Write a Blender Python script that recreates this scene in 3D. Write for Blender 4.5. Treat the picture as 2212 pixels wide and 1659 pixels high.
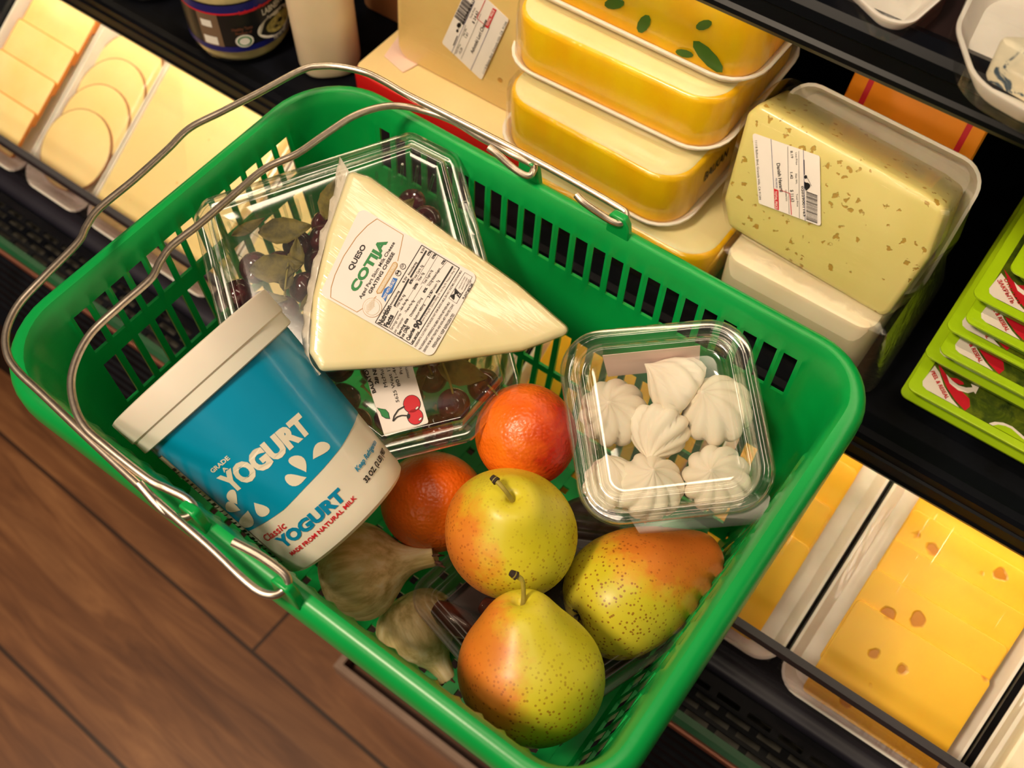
import bpy, bmesh, math, random
from mathutils import Vector, Matrix
from math import sin, cos, pi, radians, hypot, atan2
random.seed(7)
SC = bpy.context.scene
COL = SC.collection
for o in list(bpy.data.objects): bpy.data.objects.remove(o)

# ------------------------------------------------------------------ camera
Z0 = 0.75                       # height of the basket rim above the floor
H = 0.528                       # camera height above the rim
F = 2322.0; CX, CY = 1106.0, 829.5
V1 = Vector((-4859.24-CX, -2884.55-CY, F)).normalized()
V2 = Vector((4283.81-CX, -2822.74-CY, F)).normalized()
AX = -V1; AY = (V2-AX*V2.dot(AX)).normalized(); AZ = AX.cross(AY)      # world axes in lens coordinates (right, down, forward)
CAMO = Vector((0, 0, Z0+H))
def ray(px, py):
    v = Vector((px-CX, py-CY, F))
    return Vector((v.dot(AX), v.dot(AY), v.dot(AZ)))
def at(px, py, z):              # point of the level z (relative to the rim) seen at a pixel
    r = ray(px, py); t = (z-H)/r.z
    return CAMO+r*t
def hit(px, py, o, n):
    r = ray(px, py); t = (o-CAMO).dot(n)/r.dot(n)
    return CAMO+r*t
def along(px, py, d):
    return CAMO+ray(px, py).normalized()*d
def aty(px, py, y):
    r = ray(px, py); return CAMO+r*(y/r.y)
def P(x, y, z): return Vector((x, y, z+Z0))
cd = bpy.data.cameras.new('camera'); cam = bpy.data.objects.new('camera', cd); COL.objects.link(cam)
right = Vector((AX.x, AY.x, AZ.x)); down = Vector((AX.y, AY.y, AZ.y)); fwd = Vector((AX.z, AY.z, AZ.z))
cam.matrix_world = Matrix(((right.x, -down.x, -fwd.x, 0), (right.y, -down.y, -fwd.y, 0), (right.z, -down.z, -fwd.z, CAMO.z), (0, 0, 0, 1)))
cd.sensor_width = 36; cd.lens = 36*F/2212; cd.clip_start = .02
cd.dof.use_dof = True; cd.dof.focus_distance = .64; cd.dof.aperture_fstop = 8.0
SC.camera = cam

# ------------------------------------------------------------------ light
w = bpy.data.worlds.new('world'); SC.world = w; w.use_nodes = True
w.node_tree.nodes['Background'].inputs[0].default_value = (1.0, .80, .60, 1)
w.node_tree.nodes['Background'].inputs[1].default_value = .09
def area(name, loc, target, sx, sy, power, color):
    l = bpy.data.lights.new(name, 'AREA'); l.shape = 'RECTANGLE'; l.size = sx; l.size_y = sy; l.energy = power; l.color = color
    o = bpy.data.objects.new(name, l); COL.objects.link(o); o.location = loc
    o.rotation_euler = (Vector(target)-Vector(loc)).to_track_quat('-Z', 'Y').to_euler()
    return o
WARM = (1.0, .80, .58)
area('ceiling_light_key', (-.75, -.85, 2.7), (-.15, .3, .7), .42, .34, 46, WARM)
area('fill_light_aisle', (-.3, -2.6, 2.6), (-.2, .4, .6), 2.2, .5, 20, (1.0, .82, .62))  # unseen fill added from the aisle side to brighten the front faces
area('ceiling_light_case', (-.1, .25, 2.9), (-.1, .4, .7), 1.6, .25, 12, WARM)
SC.view_settings.view_transform = 'Standard'; SC.view_settings.look = 'None'
SC.view_settings.exposure = 0.0; SC.view_settings.gamma = 1.0; SC.view_settings.use_curve_mapping = False
SC.cycles.transparent_max_bounces = 40; SC.cycles.max_bounces = 12

# ------------------------------------------------------------------ materials
def lin(c):
    def f(v): v /= 255; return v/12.92 if v <= .04045 else ((v+.055)/1.055)**2.4
    return (f(c[0]), f(c[1]), f(c[2]), 1)
class NT:
    def __init__(s, name):
        s.m = bpy.data.materials.new(name); s.m.use_nodes = True; s.t = s.m.node_tree; s.b = s.t.nodes['Principled BSDF']
    def n(s, typ, **k):
        nd = s.t.nodes.new(typ)
        for a, v in k.items():
            if a in nd.inputs.keys() or a.isdigit(): pass
            setattr(nd, a, v)
        return nd
    def l(s, a, b): s.t.links.new(a, b)
    def coord(s, scale=(1, 1, 1), rot=(0, 0, 0), kind='Object'):
        c = s.n('ShaderNodeTexCoord'); m = s.n('ShaderNodeMapping'); m.inputs['Scale'].default_value = scale; m.inputs['Rotation'].default_value = rot
        s.l(c.outputs[kind], m.inputs[0]); return m.outputs[0]
    def noise(s, vec, scale, detail=3, rough=.5, dist=0):
        n = s.n('ShaderNodeTexNoise'); n.inputs['Scale'].default_value = scale; n.inputs['Detail'].default_value = detail
        n.inputs['Roughness'].default_value = rough; n.inputs['Distortion'].default_value = dist; s.l(vec, n.inputs['Vector']); return n.outputs['Fac']
    def ramp(s, fac, stops, interp='LINEAR'):
        r = s.n('ShaderNodeValToRGB'); r.color_ramp.interpolation = interp
        el = r.color_ramp.elements
        while len(el) < len(stops): el.new(.5)
        for e, (p, c) in zip(el, stops): e.position = p; e.color = c if len(c) == 4 else lin(c)
        s.l(fac, r.inputs[0]); return r.outputs[0]
    def mix(s, fac, a, b, mode='MIX'):
        m = s.n('ShaderNodeMix'); m.data_type = 'RGBA'; m.blend_type = mode
        for v, i in ((fac, 0), (a, 6), (b, 7)):
            if hasattr(v, 'links'): s.l(v, m.inputs[i])
            else: m.inputs[i].default_value = v if i == 0 else (v if len(v) == 4 else lin(v))
        return m.outputs[2]
    def math(s, op, a, b=None):
        m = s.n('ShaderNodeMath'); m.operation = op
        for i, v in enumerate((a, b)):
            if v is None: continue
            if hasattr(v, 'links'): s.l(v, m.inputs[i])
            else: m.inputs[i].default_value = v
        return m.outputs[0]
    def bump(s, h, strength=.3, dist=.001):
        b = s.n('ShaderNodeBump'); b.inputs['Strength'].default_value = strength; b.inputs['Distance'].default_value = dist
        s.l(h, b.inputs['Height']); s.l(b.outputs[0], s.b.inputs['Normal']); return b.outputs[0]
    def col(s, c):
        if hasattr(c, 'links'): s.l(c, s.b.inputs['Base Color'])
        else: s.b.inputs['Base Color'].default_value = c if len(c) == 4 else lin(c)
    def set(s, **k):
        for a, v in k.items():
            s.b.inputs[a.replace('_', ' ')].default_value = v
W1, W0 = (1, 1, 1, 1), (0, 0, 0, 1)
def plain(name, c, rough=.5, var=.06, nscale=30, metal=0, bump=0, bscale=200, coat=0, sss=0):
    t = NT(name); v = t.coord(); n = t.noise(v, nscale)
    c2 = tuple(x*(1-var*2) for x in lin(c)[:3])+(1,); c1 = tuple(min(1, x*(1+var)) for x in lin(c)[:3])+(1,)
    t.col(t.ramp(n, [(.3, c2), (.7, c1)])); t.b.inputs['Roughness'].default_value = rough; t.b.inputs['Metallic'].default_value = metal
    t.b.inputs['Coat Weight'].default_value = coat; t.b.inputs['Coat Roughness'].default_value = .12
    if sss: t.b.inputs['Subsurface Weight'].default_value = sss; t.b.inputs['Subsurface Scale'].default_value = .01
    if bump: t.bump(t.noise(v, bscale, 4), bump)
    return t.m
def clear(name, tint=(.97, .97, .96), ior=1.45, rough=.06, wr=0, wscale=60, amount=1.0, stretch=(1, 1, 1)):
    t = NT(name); t.t.nodes.remove(t.b)
    tr = t.n('ShaderNodeBsdfTransparent'); tr.inputs[0].default_value = tint+(1,)
    gl = t.n('ShaderNodeBsdfGlossy'); gl.inputs['Roughness'].default_value = rough; gl.inputs[0].default_value = (1, 1, 1, 1)
    fr = t.n('ShaderNodeLayerWeight'); fr.inputs[0].default_value = .5
    if wr:
        b = t.n('ShaderNodeBump'); b.inputs['Strength'].default_value = wr; b.inputs['Distance'].default_value = .003
        t.l(t.noise(t.coord(stretch), wscale, 3, .6, .6), b.inputs['Height']); t.l(b.outputs[0], gl.inputs['Normal']); t.l(b.outputs[0], fr.inputs['Normal'])
    ms = t.n('ShaderNodeMixShader'); t.l(t.math('MINIMUM', t.math('MULTIPLY', t.math('ADD', t.math('MULTIPLY', t.math('POWER', fr.outputs['Facing'], 3.5), .8), .05), amount), .85), ms.inputs[0])
    t.l(tr.outputs[0], ms.inputs[1]); t.l(gl.outputs[0], ms.inputs[2]); t.l(ms.outputs[0], t.t.nodes['Material Output'].inputs['Surface'])
    return t.m
M = {}
def green_plastic():
    t = NT('green_plastic'); v = t.coord(); n = t.noise(v, 9, 5)
    sc = t.noise(t.coord((1, 1, 1)), 240, 6, .8)
    t.col(t.mix(t.math('MULTIPLY', t.ramp(sc, [(.68, W0), (.76, W1)]), .35), t.ramp(n, [(.3, (0, 146, 62)), (.7, (0, 166, 76))]), (120, 200, 140)))
    t.b.inputs['Roughness'].default_value = .32; t.b.inputs['Subsurface Weight'].default_value = .15; t.b.inputs['Subsurface Scale'].default_value = .004
    t.b.inputs['Subsurface Radius'].default_value = (.3, 1, .4); t.bump(t.noise(v, 160, 3), .06); return t.m
M['green'] = green_plastic()
M['steel'] = plain('brushed_steel_wire', (214, 200, 184), .34, .08, 300, metal=1)
M['black'] = plain('black_powder_coat', (9, 11, 18), .5, .3, 40, bump=.1, bscale=400)
M['black_gloss'] = plain('black_gloss_plastic', (10, 12, 18), .34, .2, 20)
for k_ in ('black', 'black_gloss'): M[k_].node_tree.nodes['Principled BSDF'].inputs['Specular IOR Level'].default_value = .12
M['slate'] = plain('slate_violet_plastic', (34, 32, 44), .42, .12, 20)
M['darkstrip'] = plain('dark_rail_strip', (40, 36, 44), .35)
M['greenstrip'] = plain('green_strip', (12, 74, 40), .35)
M['copper'] = plain('copper_tone_trim', (150, 96, 78), .35, metal=.6)
M['tray'] = plain('white_foam', (238, 228, 218), .55, .03, 60, sss=.2)
M['paper'] = plain('label_paper', (238, 228, 222), .5, .02)
M['ink'] = plain('black_ink', (22, 18, 20), .5, 0)
M['inkgreen'] = plain('green_ink', (24, 128, 62), .5, 0)
M['inkblue'] = plain('blue_ink', (20, 105, 190), .5, 0)
M['inkgold'] = plain('gold_ink', (190, 140, 70), .4, 0)
M['inkpale'] = plain('pale_gold_ink', (214, 196, 160), .4, 0)
M['inkred'] = plain('red_ink', (205, 28, 44), .5, 0)
M['inknavy'] = plain('navy_ink', (60, 66, 130), .5, 0)
M['inkwhite'] = plain('white_ink', (240, 236, 230), .5, 0)
M['film'] = clear('cling_film', wr=.22, wscale=20, rough=.16, amount=.85, stretch=(1, 6, 1))
M['filmd'] = clear('deck_cling_film', wr=.25, wscale=12, rough=.10, amount=.30, stretch=(12, 1, 1))
M['film2'] = clear('loose_film', tint=(.9, .9, .88), wr=.5, wscale=60, rough=.25, amount=2.0)
M['clear'] = clear('clear_plastic', tint=(.975, .98, .97), rough=.10, amount=1.5)
M['clearb'] = clear('clear_plastic_warm', tint=(.93, .90, .88), rough=.3, amount=.35)
M['glass'] = clear('acrylic_pane', tint=(.86, .82, .84), rough=.03, amount=.8)
M['floor'] = None

# ------------------------------------------------------------------ mesh helpers
def mk(name, verts, faces, mat, parent=None, smooth=True, angle=35, mats=None, fmat=None):
    me = bpy.data.meshes.new(name); me.from_pydata([tuple(v) for v in verts], [], faces)
    bm = bmesh.new(); bm.from_mesh(me); bmesh.ops.recalc_face_normals(bm, faces=bm.faces); bm.to_mesh(me); bm.free()
    for m in (mats or [mat]): me.materials.append(m)
    if fmat:
        for p, i in zip(me.polygons, fmat): p.material_index = i
    if smooth:
        me.polygons.foreach_set('use_smooth', [True]*len(me.polygons)); me.set_sharp_from_angle(angle=radians(angle))
    o = bpy.data.objects.new(name, me); COL.objects.link(o)
    if parent: o.parent = parent
    return o
def thing(name, label, cat, mat=None, group=None):
    o = bpy.data.objects.new(name, None); COL.objects.link(o); o.empty_display_size = .02
    if mat is not None: o.matrix_world = mat if isinstance(mat, Matrix) else Matrix.Translation(mat)
    o['label'] = label; o['category'] = cat
    if group: o['group'] = group
    return o
def tag(o, label, cat, group=None):
    o['label'] = label; o['category'] = cat
    if group: o['group'] = group
    return o
def frame(o, x, y):             # local x along x, local y near y, z = x cross y
    x = x.normalized(); z = x.cross(y).normalized(); y = z.cross(x)
    return Matrix(((x.x, y.x, z.x, o.x), (x.y, y.y, z.y, o.y), (x.z, y.z, z.z, o.z), (0, 0, 0, 1)))
def bake(o, *mods):             # apply modifiers to the mesh
    for typ, kw in mods:
        m = o.modifiers.new(typ, typ)
        for a, v in kw.items(): setattr(m, a, v)
    dg = bpy.context.evaluated_depsgraph_get(); me = bpy.data.meshes.new_from_object(o.evaluated_get(dg))
    old = o.data; o.modifiers.clear(); o.data = me; bpy.data.meshes.remove(old); return o
def inset(cor, rad, d, n=6):    # convex counter-clockwise polygon, shrunk by d, corners rounded
    m = len(cor); C = [Vector(c) for c in cor]
    if not hasattr(rad, '__len__'): rad = [rad]*m
    L = []
    for i in range(m):
        a, b = C[i], C[(i+1) % m]; t = (b-a).normalized(); nn = Vector((-t.y, t.x)); L.append((a+nn*d, t))
    Q = []
    for i in range(m):
        (p, t), (q, u) = L[i-1], L[i]; den = t.x*u.y-t.y*u.x
        s = ((q.x-p.x)*u.y-(q.y-p.y)*u.x)/den; Q.append(p+t*s)
    out = []
    for i in range(m):
        a, b, c = Q[i-1], Q[i], Q[(i+1) % m]; u = (a-b).normalized(); v = (c-b).normalized()
        ang = math.acos(max(-1, min(1, u.dot(v)))); r = max(rad[i]-d*.9, .0006)
        k = min(r/math.tan(ang/2), (a-b).length*.49, (c-b).length*.49); r = k*math.tan(ang/2)
        cen = b+(u+v).normalized()*(r/math.sin(ang/2)); p0 = b+u*k; p1 = b+v*k
        a0 = atan2(p0.y-cen.y, p0.x-cen.x); a1 = atan2(p1.y-cen.y, p1.x-cen.x)
        while a1 < a0: a1 += 2*pi
        if a1-a0 > pi+.01: a1 -= 2*pi
        for j in range(n+1): th = a0+(a1-a0)*j/n; out.append((cen.x+r*cos(th), cen.y+r*sin(th)))
    return out
def loft(rings, cap0=True, cap1=True):
    n = len(rings[0]); V = [v for r in rings for v in r]; Fc = []
    for i in range(len(rings)-1):
        for j in range(n): Fc.append((i*n+j, i*n+(j+1) % n, (i+1)*n+(j+1) % n, (i+1)*n+j))
    if cap0: Fc.append(tuple(range(n-1, -1, -1)))
    if cap1: Fc.append(tuple((len(rings)-1)*n+j for j in range(n)))
    return V, Fc
def sweep(cor, rad, prof, cap0=True, cap1=True, n=6):
    return loft([[(x, y, z) for x, y in inset(cor, rad, d, n)] for d, z in prof], cap0, cap1)
def slab(cor, rad, z0, z1, b=.002, n=6):
    p = [(b, z0), (b*.3, z0+b*.3), (0, z0+b), (0, z1-b), (b*.3, z1-b*.3), (b, z1)]
    return sweep(cor, rad, p, n=n)
def rect(x0, y0, x1, y1): return [(x0, y0), (x1, y0), (x1, y1), (x0, y1)]
def jitter(V, amp, sc, seed=0):
    from mathutils import noise
    return [Vector(v)+noise.noise_vector(Vector(v)*sc+Vector((seed, 0, 0)))*amp for v in V]
def lathe(prof, n=48, fn=None):
    rings = []
    for r, z in prof:
        rings.append([((r*(fn(2*pi*j/n, z) if fn else 1))*cos(2*pi*j/n), (r*(fn(2*pi*j/n, z) if fn else 1))*sin(2*pi*j/n), z) for j in range(n)])
    return loft(rings, prof[0][0] > 1e-5 or True, True)
def spline(pts, k=8, closed=False):
    pts = [Vector(p) for p in pts]; out = []; n = len(pts)
    for i in range(n-1):
        p0 = pts[max(i-1, 0)]; p1 = pts[i]; p2 = pts[i+1]; p3 = pts[min(i+2, n-1)]
        for j in range(k):
            t = j/k; out.append(.5*((2*p1)+(p2-p0)*t+(2*p0-5*p1+4*p2-p3)*t*t+(3*p1-p0-3*p2+p3)*t**3))
    out.append(pts[-1]); return out
def tube(pts, r, n=10, cap=True):
    rings = []; up = Vector((0, 0, 1)); prev = None
    for i, p in enumerate(pts):
        t = (pts[min(i+1, len(pts)-1)]-pts[max(i-1, 0)]).normalized()
        if prev is None:
            a = up if abs(t.dot(up)) < .9 else Vector((1, 0, 0)); x = t.cross(a).normalized()
        else: x = (prev-t*prev.dot(t)).normalized()
        prev = x; y = t.cross(x); rr = r(i/(len(pts)-1)) if callable(r) else r
        rings.append([p+x*rr*cos(2*pi*j/n)+y*rr*sin(2*pi*j/n) for j in range(n)])
    return loft(rings, cap, cap)
def box(x0, y0, z0, x1, y1, z1):
    V = [(x0, y0, z0), (x1, y0, z0), (x1, y1, z0), (x0, y1, z0), (x0, y0, z1), (x1, y0, z1), (x1, y1, z1), (x0, y1, z1)]
    return V, [(0, 3, 2, 1), (4, 5, 6, 7), (0, 1, 5, 4), (1, 2, 6, 5), (2, 3, 7, 6), (3, 0, 4, 7)]
def join(*vf):
    V = []; Fc = []
    for v, f in vf:
        k = len(V); V += list(v); Fc += [tuple(i+k for i in q) for q in f]
    return V, Fc
def xf(vf, m): return [m @ Vector(v) for v in vf[0]], vf[1]
def prism_x(prof, x0, x1):
    n = len(prof); V = [(x0, y, z) for y, z in prof]+[(x1, y, z) for y, z in prof]
    return V, [tuple(range(n))]+[tuple(range(2*n-1, n-1, -1))]+[(i, (i+1) % n, n+(i+1) % n, n+i) for i in range(n)]
TC = {}
def text_mesh(s, bold=0.0):
    k = (s, bold)
    if k not in TC:
        c = bpy.data.curves.new('t', 'FONT'); c.body = s; c.size = 1; c.offset = bold; c.resolution_u = 3
        o = bpy.data.objects.new('t', c); COL.objects.link(o)
        dg = bpy.context.evaluated_depsgraph_get(); dg.update(); me = bpy.data.meshes.new_from_object(o.evaluated_get(dg))
        V = [(v.co.x, v.co.y) for v in me.vertices]; Fc = [tuple(p.vertices) for p in me.polygons]
        bpy.data.objects.remove(o); bpy.data.curves.remove(c); bpy.data.meshes.remove(me)
        xs = [v[0] for v in V]; x0, x1 = min(xs), max(xs)
        TC[k] = ([((x-x0)/(x1-x0), y/.72) for x, y in V], Fc, (x1-x0)/.72)
    return TC[k]

class Flat:                     # writing on a flat face; all points are found on the face itself
    def __init__(s, mw, z=0): s.m = mw; s.i = mw.inverted(); s.z = z; s.n = (mw.to_3x3() @ Vector((0, 0, 1))).normalized(); s.o = mw @ Vector((0, 0, z))
    def uv(s, p): q = s.i @ hit(p[0], p[1], s.o, s.n); return Vector((q.x, q.y))
    def pt(s, u, v, off=0): return Vector((u, v, s.z+off))
class Art:                      # collects ink shapes per colour, then makes one mesh per colour
    def __init__(s, ch, off=.00015): s.c = ch; s.off = off; s.d = {}; s.k = 0
    def add(s, mat, V, Fc): s.d.setdefault(mat, []).append((V, Fc))
    def text(s, mat, txt, p0, p1, cap, bold=0.02, slant=0, lvl=1):
        a = s.c.uv(p0); b = s.c.uv(p1); d = b-a; L = d.length; d.normalize()
        pm = ((p0[0]+p1[0])/2, (p0[1]+p1[1])/2); dx, dy = p1[0]-p0[0], p1[1]-p0[1]; q = hypot(dx, dy)
        e = s.c.uv((pm[0]+dy/q*cap, pm[1]-dx/q*cap))-s.c.uv(pm); up = Vector((-d.y, d.x)); hh = abs(e.dot(up))
        if e.dot(up) < 0: up = -up
        V, Fc, nat = text_mesh(txt, bold)
        s.add(mat, [s.c.pt(*(a+d*(x*L+slant*y*hh)+up*(y*hh)), s.off*lvl) for x, y in V], Fc)
    def poly(s, mat, pts, lvl=1, sub=0):
        uv = [s.c.uv(p) for p in pts]
        if isinstance(s.c, Cone):
            n = len(uv); cu = sum((q for q in uv), Vector((0, 0)))/n; V = []
            for k in (1, .7, .4): V += [s.c.pt(*(cu+(u-cu)*k), s.off*lvl) for u in uv]
            V.append(s.c.pt(*cu, s.off*lvl)); Fc = [(k*n+i, k*n+(i+1) % n, (k+1)*n+(i+1) % n, (k+1)*n+i) for k in (0, 1) for i in range(n)]+[(2*n+i, 2*n+(i+1) % n, 3*n) for i in range(n)]
            s.add(mat, V, Fc); return
        s.add(mat, [s.c.pt(u.x, u.y, s.off*lvl) for u in uv], [tuple(range(len(uv)))])
    def line(s, mat, p0, p1, w, lvl=1):
        dx, dy = p1[0]-p0[0], p1[1]-p0[1]; q = hypot(dx, dy); nx, ny = -dy/q*w/2, dx/q*w/2; k = max(1, int(q/25))
        A = []; B = []
        for i in range(k+1):
            x, y = p0[0]+dx*i/k, p0[1]+dy*i/k
            u = s.c.uv((x+nx, y+ny)); A.append(s.c.pt(u.x, u.y, s.off*lvl)); u = s.c.uv((x-nx, y-ny)); B.append(s.c.pt(u.x, u.y, s.off*lvl))
        s.add(mat, A+B, [(i, i+1, k+2+i, k+1+i) for i in range(k)])
    def path(s, mat, pts, w, lvl=1):
        for a, b in zip(pts, pts[1:]): s.line(mat, a, b, w, lvl)
    def ell(s, mat, c, rx, ry, rot=0, lvl=1, n=24):
        s.poly(mat, [(c[0]+rx*cos(t)*cos(rot)-ry*sin(t)*sin(rot), c[1]+rx*cos(t)*sin(rot)+ry*sin(t)*cos(rot)) for t in [2*pi*i/n for i in range(n)]], lvl)
    def make(s, parent, name='print'):
        for mat, L in s.d.items():
            V, Fc = join(*L); mk(name, V, Fc, M[mat] if isinstance(mat, str) else mat, parent, smooth=False)
def lerp(a, b, t): return (a[0]+(b[0]-a[0])*t, a[1]+(b[1]-a[1])*t)
def quad(c, s, t): return lerp(lerp(c[0], c[1], s), lerp(c[3], c[2], s), t)
def flat_label(fl, pts, parent, r=.002, off=.0004, name='label', mat='paper'):
    uv = [fl.uv(p) for p in pts]
    ar = sum(uv[i-1].x*uv[i].y-uv[i].x*uv[i-1].y for i in range(len(uv)))
    if ar < 0: uv.reverse()
    ring = inset([(u.x, u.y) for u in uv], r, 0, 5)
    V = [(x, y, fl.z+.0001) for x, y in ring]+[(x, y, fl.z+off) for x, y in ring]; n = len(ring)
    return mk(name, V, [tuple(range(n, 2*n))]+[(i, (i+1) % n, n+(i+1) % n, n+i) for i in range(n)], M[mat], parent, angle=30)

# ------------------------------------------------------------------ floor and case
def floor_mat():
    t = NT('wood_plank_floor'); ang = radians(2.2)
    v = t.coord((1, 1, 1), (0, 0, ang)); sp = t.n('ShaderNodeSeparateXYZ'); t.l(v, sp.inputs[0])
    PW, PL = .187, 1.25; oy = PO[1]; ox = PO[0]
    r = t.math('DIVIDE', t.math('SUBTRACT', sp.outputs[1], oy), PW); row = t.math('FLOOR', r); fy = t.math('FRACT', r)
    xs = t.math('ADD', t.math('SUBTRACT', sp.outputs[0], ox), t.math('MULTIPLY', row, .47)); q = t.math('DIVIDE', xs, PL); cell = t.math('FLOOR', q); fx = t.math('FRACT', q)
    ey = t.math('MINIMUM', fy, t.math('SUBTRACT', 1, fy)); ex = t.math('MINIMUM', fx, t.math('SUBTRACT', 1, fx))
    gap = t.math('MAXIMUM', t.math('LESS_THAN', ey, .014), t.math('LESS_THAN', ex, .0018))
    wn = t.n('ShaderNodeTexWhiteNoise'); wn.noise_dimensions = '2D'; cb = t.n('ShaderNodeCombineXYZ'); t.l(row, cb.inputs[0]); t.l(cell, cb.inputs[1]); t.l(cb.outputs[0], wn.inputs['Vector'])
    off = t.n('ShaderNodeVectorMath'); off.operation = 'MULTIPLY_ADD'; t.l(v, off.inputs[0]); off.inputs[1].default_value = (1.6, 14, 1)
    sc = t.n('ShaderNodeVectorMath'); sc.operation = 'SCALE'; t.l(wn.outputs['Color'], sc.inputs[0]); sc.inputs[3].default_value = 9; t.l(sc.outputs[0], off.inputs[2])
    g = t.noise(off.outputs[0], 2.4, 8, .62, 1.2); g2 = t.noise(t.coord((2, 6, 1), (0, 0, ang)), 3, 4)
    c = t.ramp(g, [(.28, (92, 56, 32)), (.5, (132, 86, 52)), (.72, (164, 114, 72))])
    c = t.mix(t.math('MULTIPLY', t.ramp(g2, [(.4, W0), (.75, W1)]), .45), c, (76, 42, 26))
    c = t.mix(t.math('MULTIPLY', wn.outputs['Value'], .25), c, (110, 66, 42)); c = t.mix(t.math('MULTIPLY', gap, .85), c, (34, 18, 12))
    t.col(c); t.b.inputs['Roughness'].default_value = .42; t.bump(t.math('SUBTRACT', g, t.math('MULTIPLY', gap, 2)), .25, .001); return t.m
jp = at(544, 1408, -Z0); PO = (jp.x*cos(radians(2.2))-jp.y*sin(radians(2.2)), jp.x*sin(radians(2.2))+jp.y*cos(radians(2.2)))
M['floor'] = floor_mat()
fo = mk('floor', *box(-4, -3, -.03, 3, 2.5, 0), M['floor'], smooth=False); fo['kind'] = 'structure'
wb = mk('wall_back', *box(-4, .95, 0, 3, 1.05, 2.8), plain('wall_paint', (120, 108, 100), .7), smooth=False); wb['kind'] = 'structure'

FX0, FX1 = -1.7, .7
fr = thing('refrigerated_case', 'black open refrigerated display case full of packed cheese', 'refrigerator', Vector((-.3, .6, 0)))
FI = Matrix.Translation((.3, -.6, Z0))          # relative-to-rim coordinates -> case-local
def fpart(name, vf, mat, **k): return mk(name, *xf(vf, FI), M[mat] if isinstance(mat, str) else mat, fr, **k)
LED = NT('led_tube'); LED.t.nodes.remove(LED.b); em = LED.n('ShaderNodeEmission'); em.inputs[0].default_value = (1, .80, .52, 1); em.inputs[1].default_value = 15
LED.l(em.outputs[0], LED.t.nodes['Material Output'].inputs[0]); M['led'] = LED.m
# shelf with stacked cheese
fpart('shelf', prism_x([(.46, -.135), (.46, -.12), (.86, -.12), (.86, -.135)], FX0, FX1), 'black', smooth=False)
lipp = [(.446, -.152), (.4405, -.150), (.439, -.146), (.4405, -.1435), (.4405, -.1400), (.4385, -.1385), (.4385, -.131), (.4400, -.1295), (.4400, -.122), (.442, -.1185), (.448, -.1180), (.452, -.1195), (.462, -.1200), (.462, -.136), (.452, -.140)]
fpart('shelf_lip', prism_x(lipp, FX0, FX1), 'black_gloss', angle=25)
fpart('shelf', prism_x([(.475, .155), (.475, .168), (.86, .168), (.86, .155)], FX0, FX1), plain('brown_black_shelf', (34, 22, 22), .35), smooth=False)
lipu = [(.463, .1425), (.456, .144), (.4535, .148), (.4535, .151), (.4555, .153), (.4555, .162), (.4535, .164), (.4540, .170), (.457, .1735), (.466, .174), (.476, .169), (.476, .155)]
fpart('shelf_lip', prism_x(lipu, FX0, FX1), 'black_gloss', angle=25)
# bottom deck leaning up to the back
DO = Vector((0, .325, -.290)); DS = Vector((0, .857, .515)).normalized(); DN = Vector((0, -.515, .857)).normalized()
def dk(y): return DO.z+(y-DO.y)*DS.z/DS.y
fpart('sloping_deck', prism_x([(.321, -.315), (.321, dk(.321)-.004), (.58, dk(.58)-.004), (.58, dk(.58)-.02), (.34, -.315)], FX0, FX1), 'black', smooth=False)
fpart('fence_pane', prism_x([(.3165, -.306), (.3165, -.224), (.3185, -.224), (.3185, -.306)], FX0, FX1), 'glass', smooth=False)
fpart('fence_rail', prism_x([(.3135, -.2285), (.3145, -.2225), (.3205, -.2225), (.3215, -.2285)], FX0, FX1), 'darkstrip', angle=20)
fpart('fence_foot', prism_x([(.306, -.312), (.305, -.305), (.308, -.300), (.314, -.2985), (.3205, -.2985), (.3205, -.312)], FX0, FX1), 'slate', angle=50)
# perforated air grille
def grille():
    V = []; Fc = []; ys = []; y = .258
    rows = 4; hw = .0052; gp = .0035
    y0 = .260; V0 = []
    def q(x0, y0, x1, y1): k = len(V); V.extend([(x0, y0, -.308), (x1, y0, -.308), (x1, y1, -.308), (x0, y1, -.308)]); Fc.append((k, k+1, k+2, k+3))
    for r in range(rows):
        a = y0+gp+r*(hw+gp); q(FX0, a-gp, FX1, a); x = FX0+(r % 2)*.0135
        q(FX0, a, x+.001, a+hw) if r % 2 else None
        x = FX0+(r % 2)*.0135
        while x < FX1-.03: q(x+.020, a, x+.027, a+hw); x += .027
    q(FX0, y0+gp+rows*(hw+gp)-gp, FX1, .307); return V, Fc
g = fpart('air_grille', grille(), 'black_gloss', smooth=False)
bake(g, ('SOLIDIFY', {'thickness': .0016}))
fpart('grille_tray', prism_x([(.250, -.35), (.250, -.340), (.306, -.340), (.306, -.35)], FX0, FX1), plain('galvanised_duct', (110, 106, 96), .5, metal=.4), smooth=False)
bump = [(.256, -.2875), (.2545, -.2850), (.2525, -.2850), (.2515, -.2870)]
fpart('green_trim', prism_x([(.2635, -.310), (.2635, -.3048), (.2575, -.3040), (.2535, -.3055), (.2535, -.310)], FX0, FX1), 'greenstrip', angle=20)
fpart('copper_trim', prism_x([(.2535, -.312), (.2535, -.3075), (.2505, -.307), (.2500, -.312)], FX0, FX1), 'copper', angle=20)
rib = [(.2535, -.32), (.250, -.312)]
y, z = .249, -.314
for i in range(7): rib += [(y-.0005, z), (y-.003, z-.001), (y-.0042, z-.0045), (y-.0035, z-.006)]; y -= .0042; z -= .0072
rib += [(.208, -.375), (.203, -.41), (.206, -.44), (.222, -.47), (.236, -.48), (.236, -.71), (.60, -.71), (.60, -.352), (.2535, -.352)]
fpart('front_bumper', prism_x(rib, FX0, FX1), 'black', smooth=False)
ms_ = plain('pinkish_metal', (168, 140, 122), .4, metal=.5)
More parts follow.
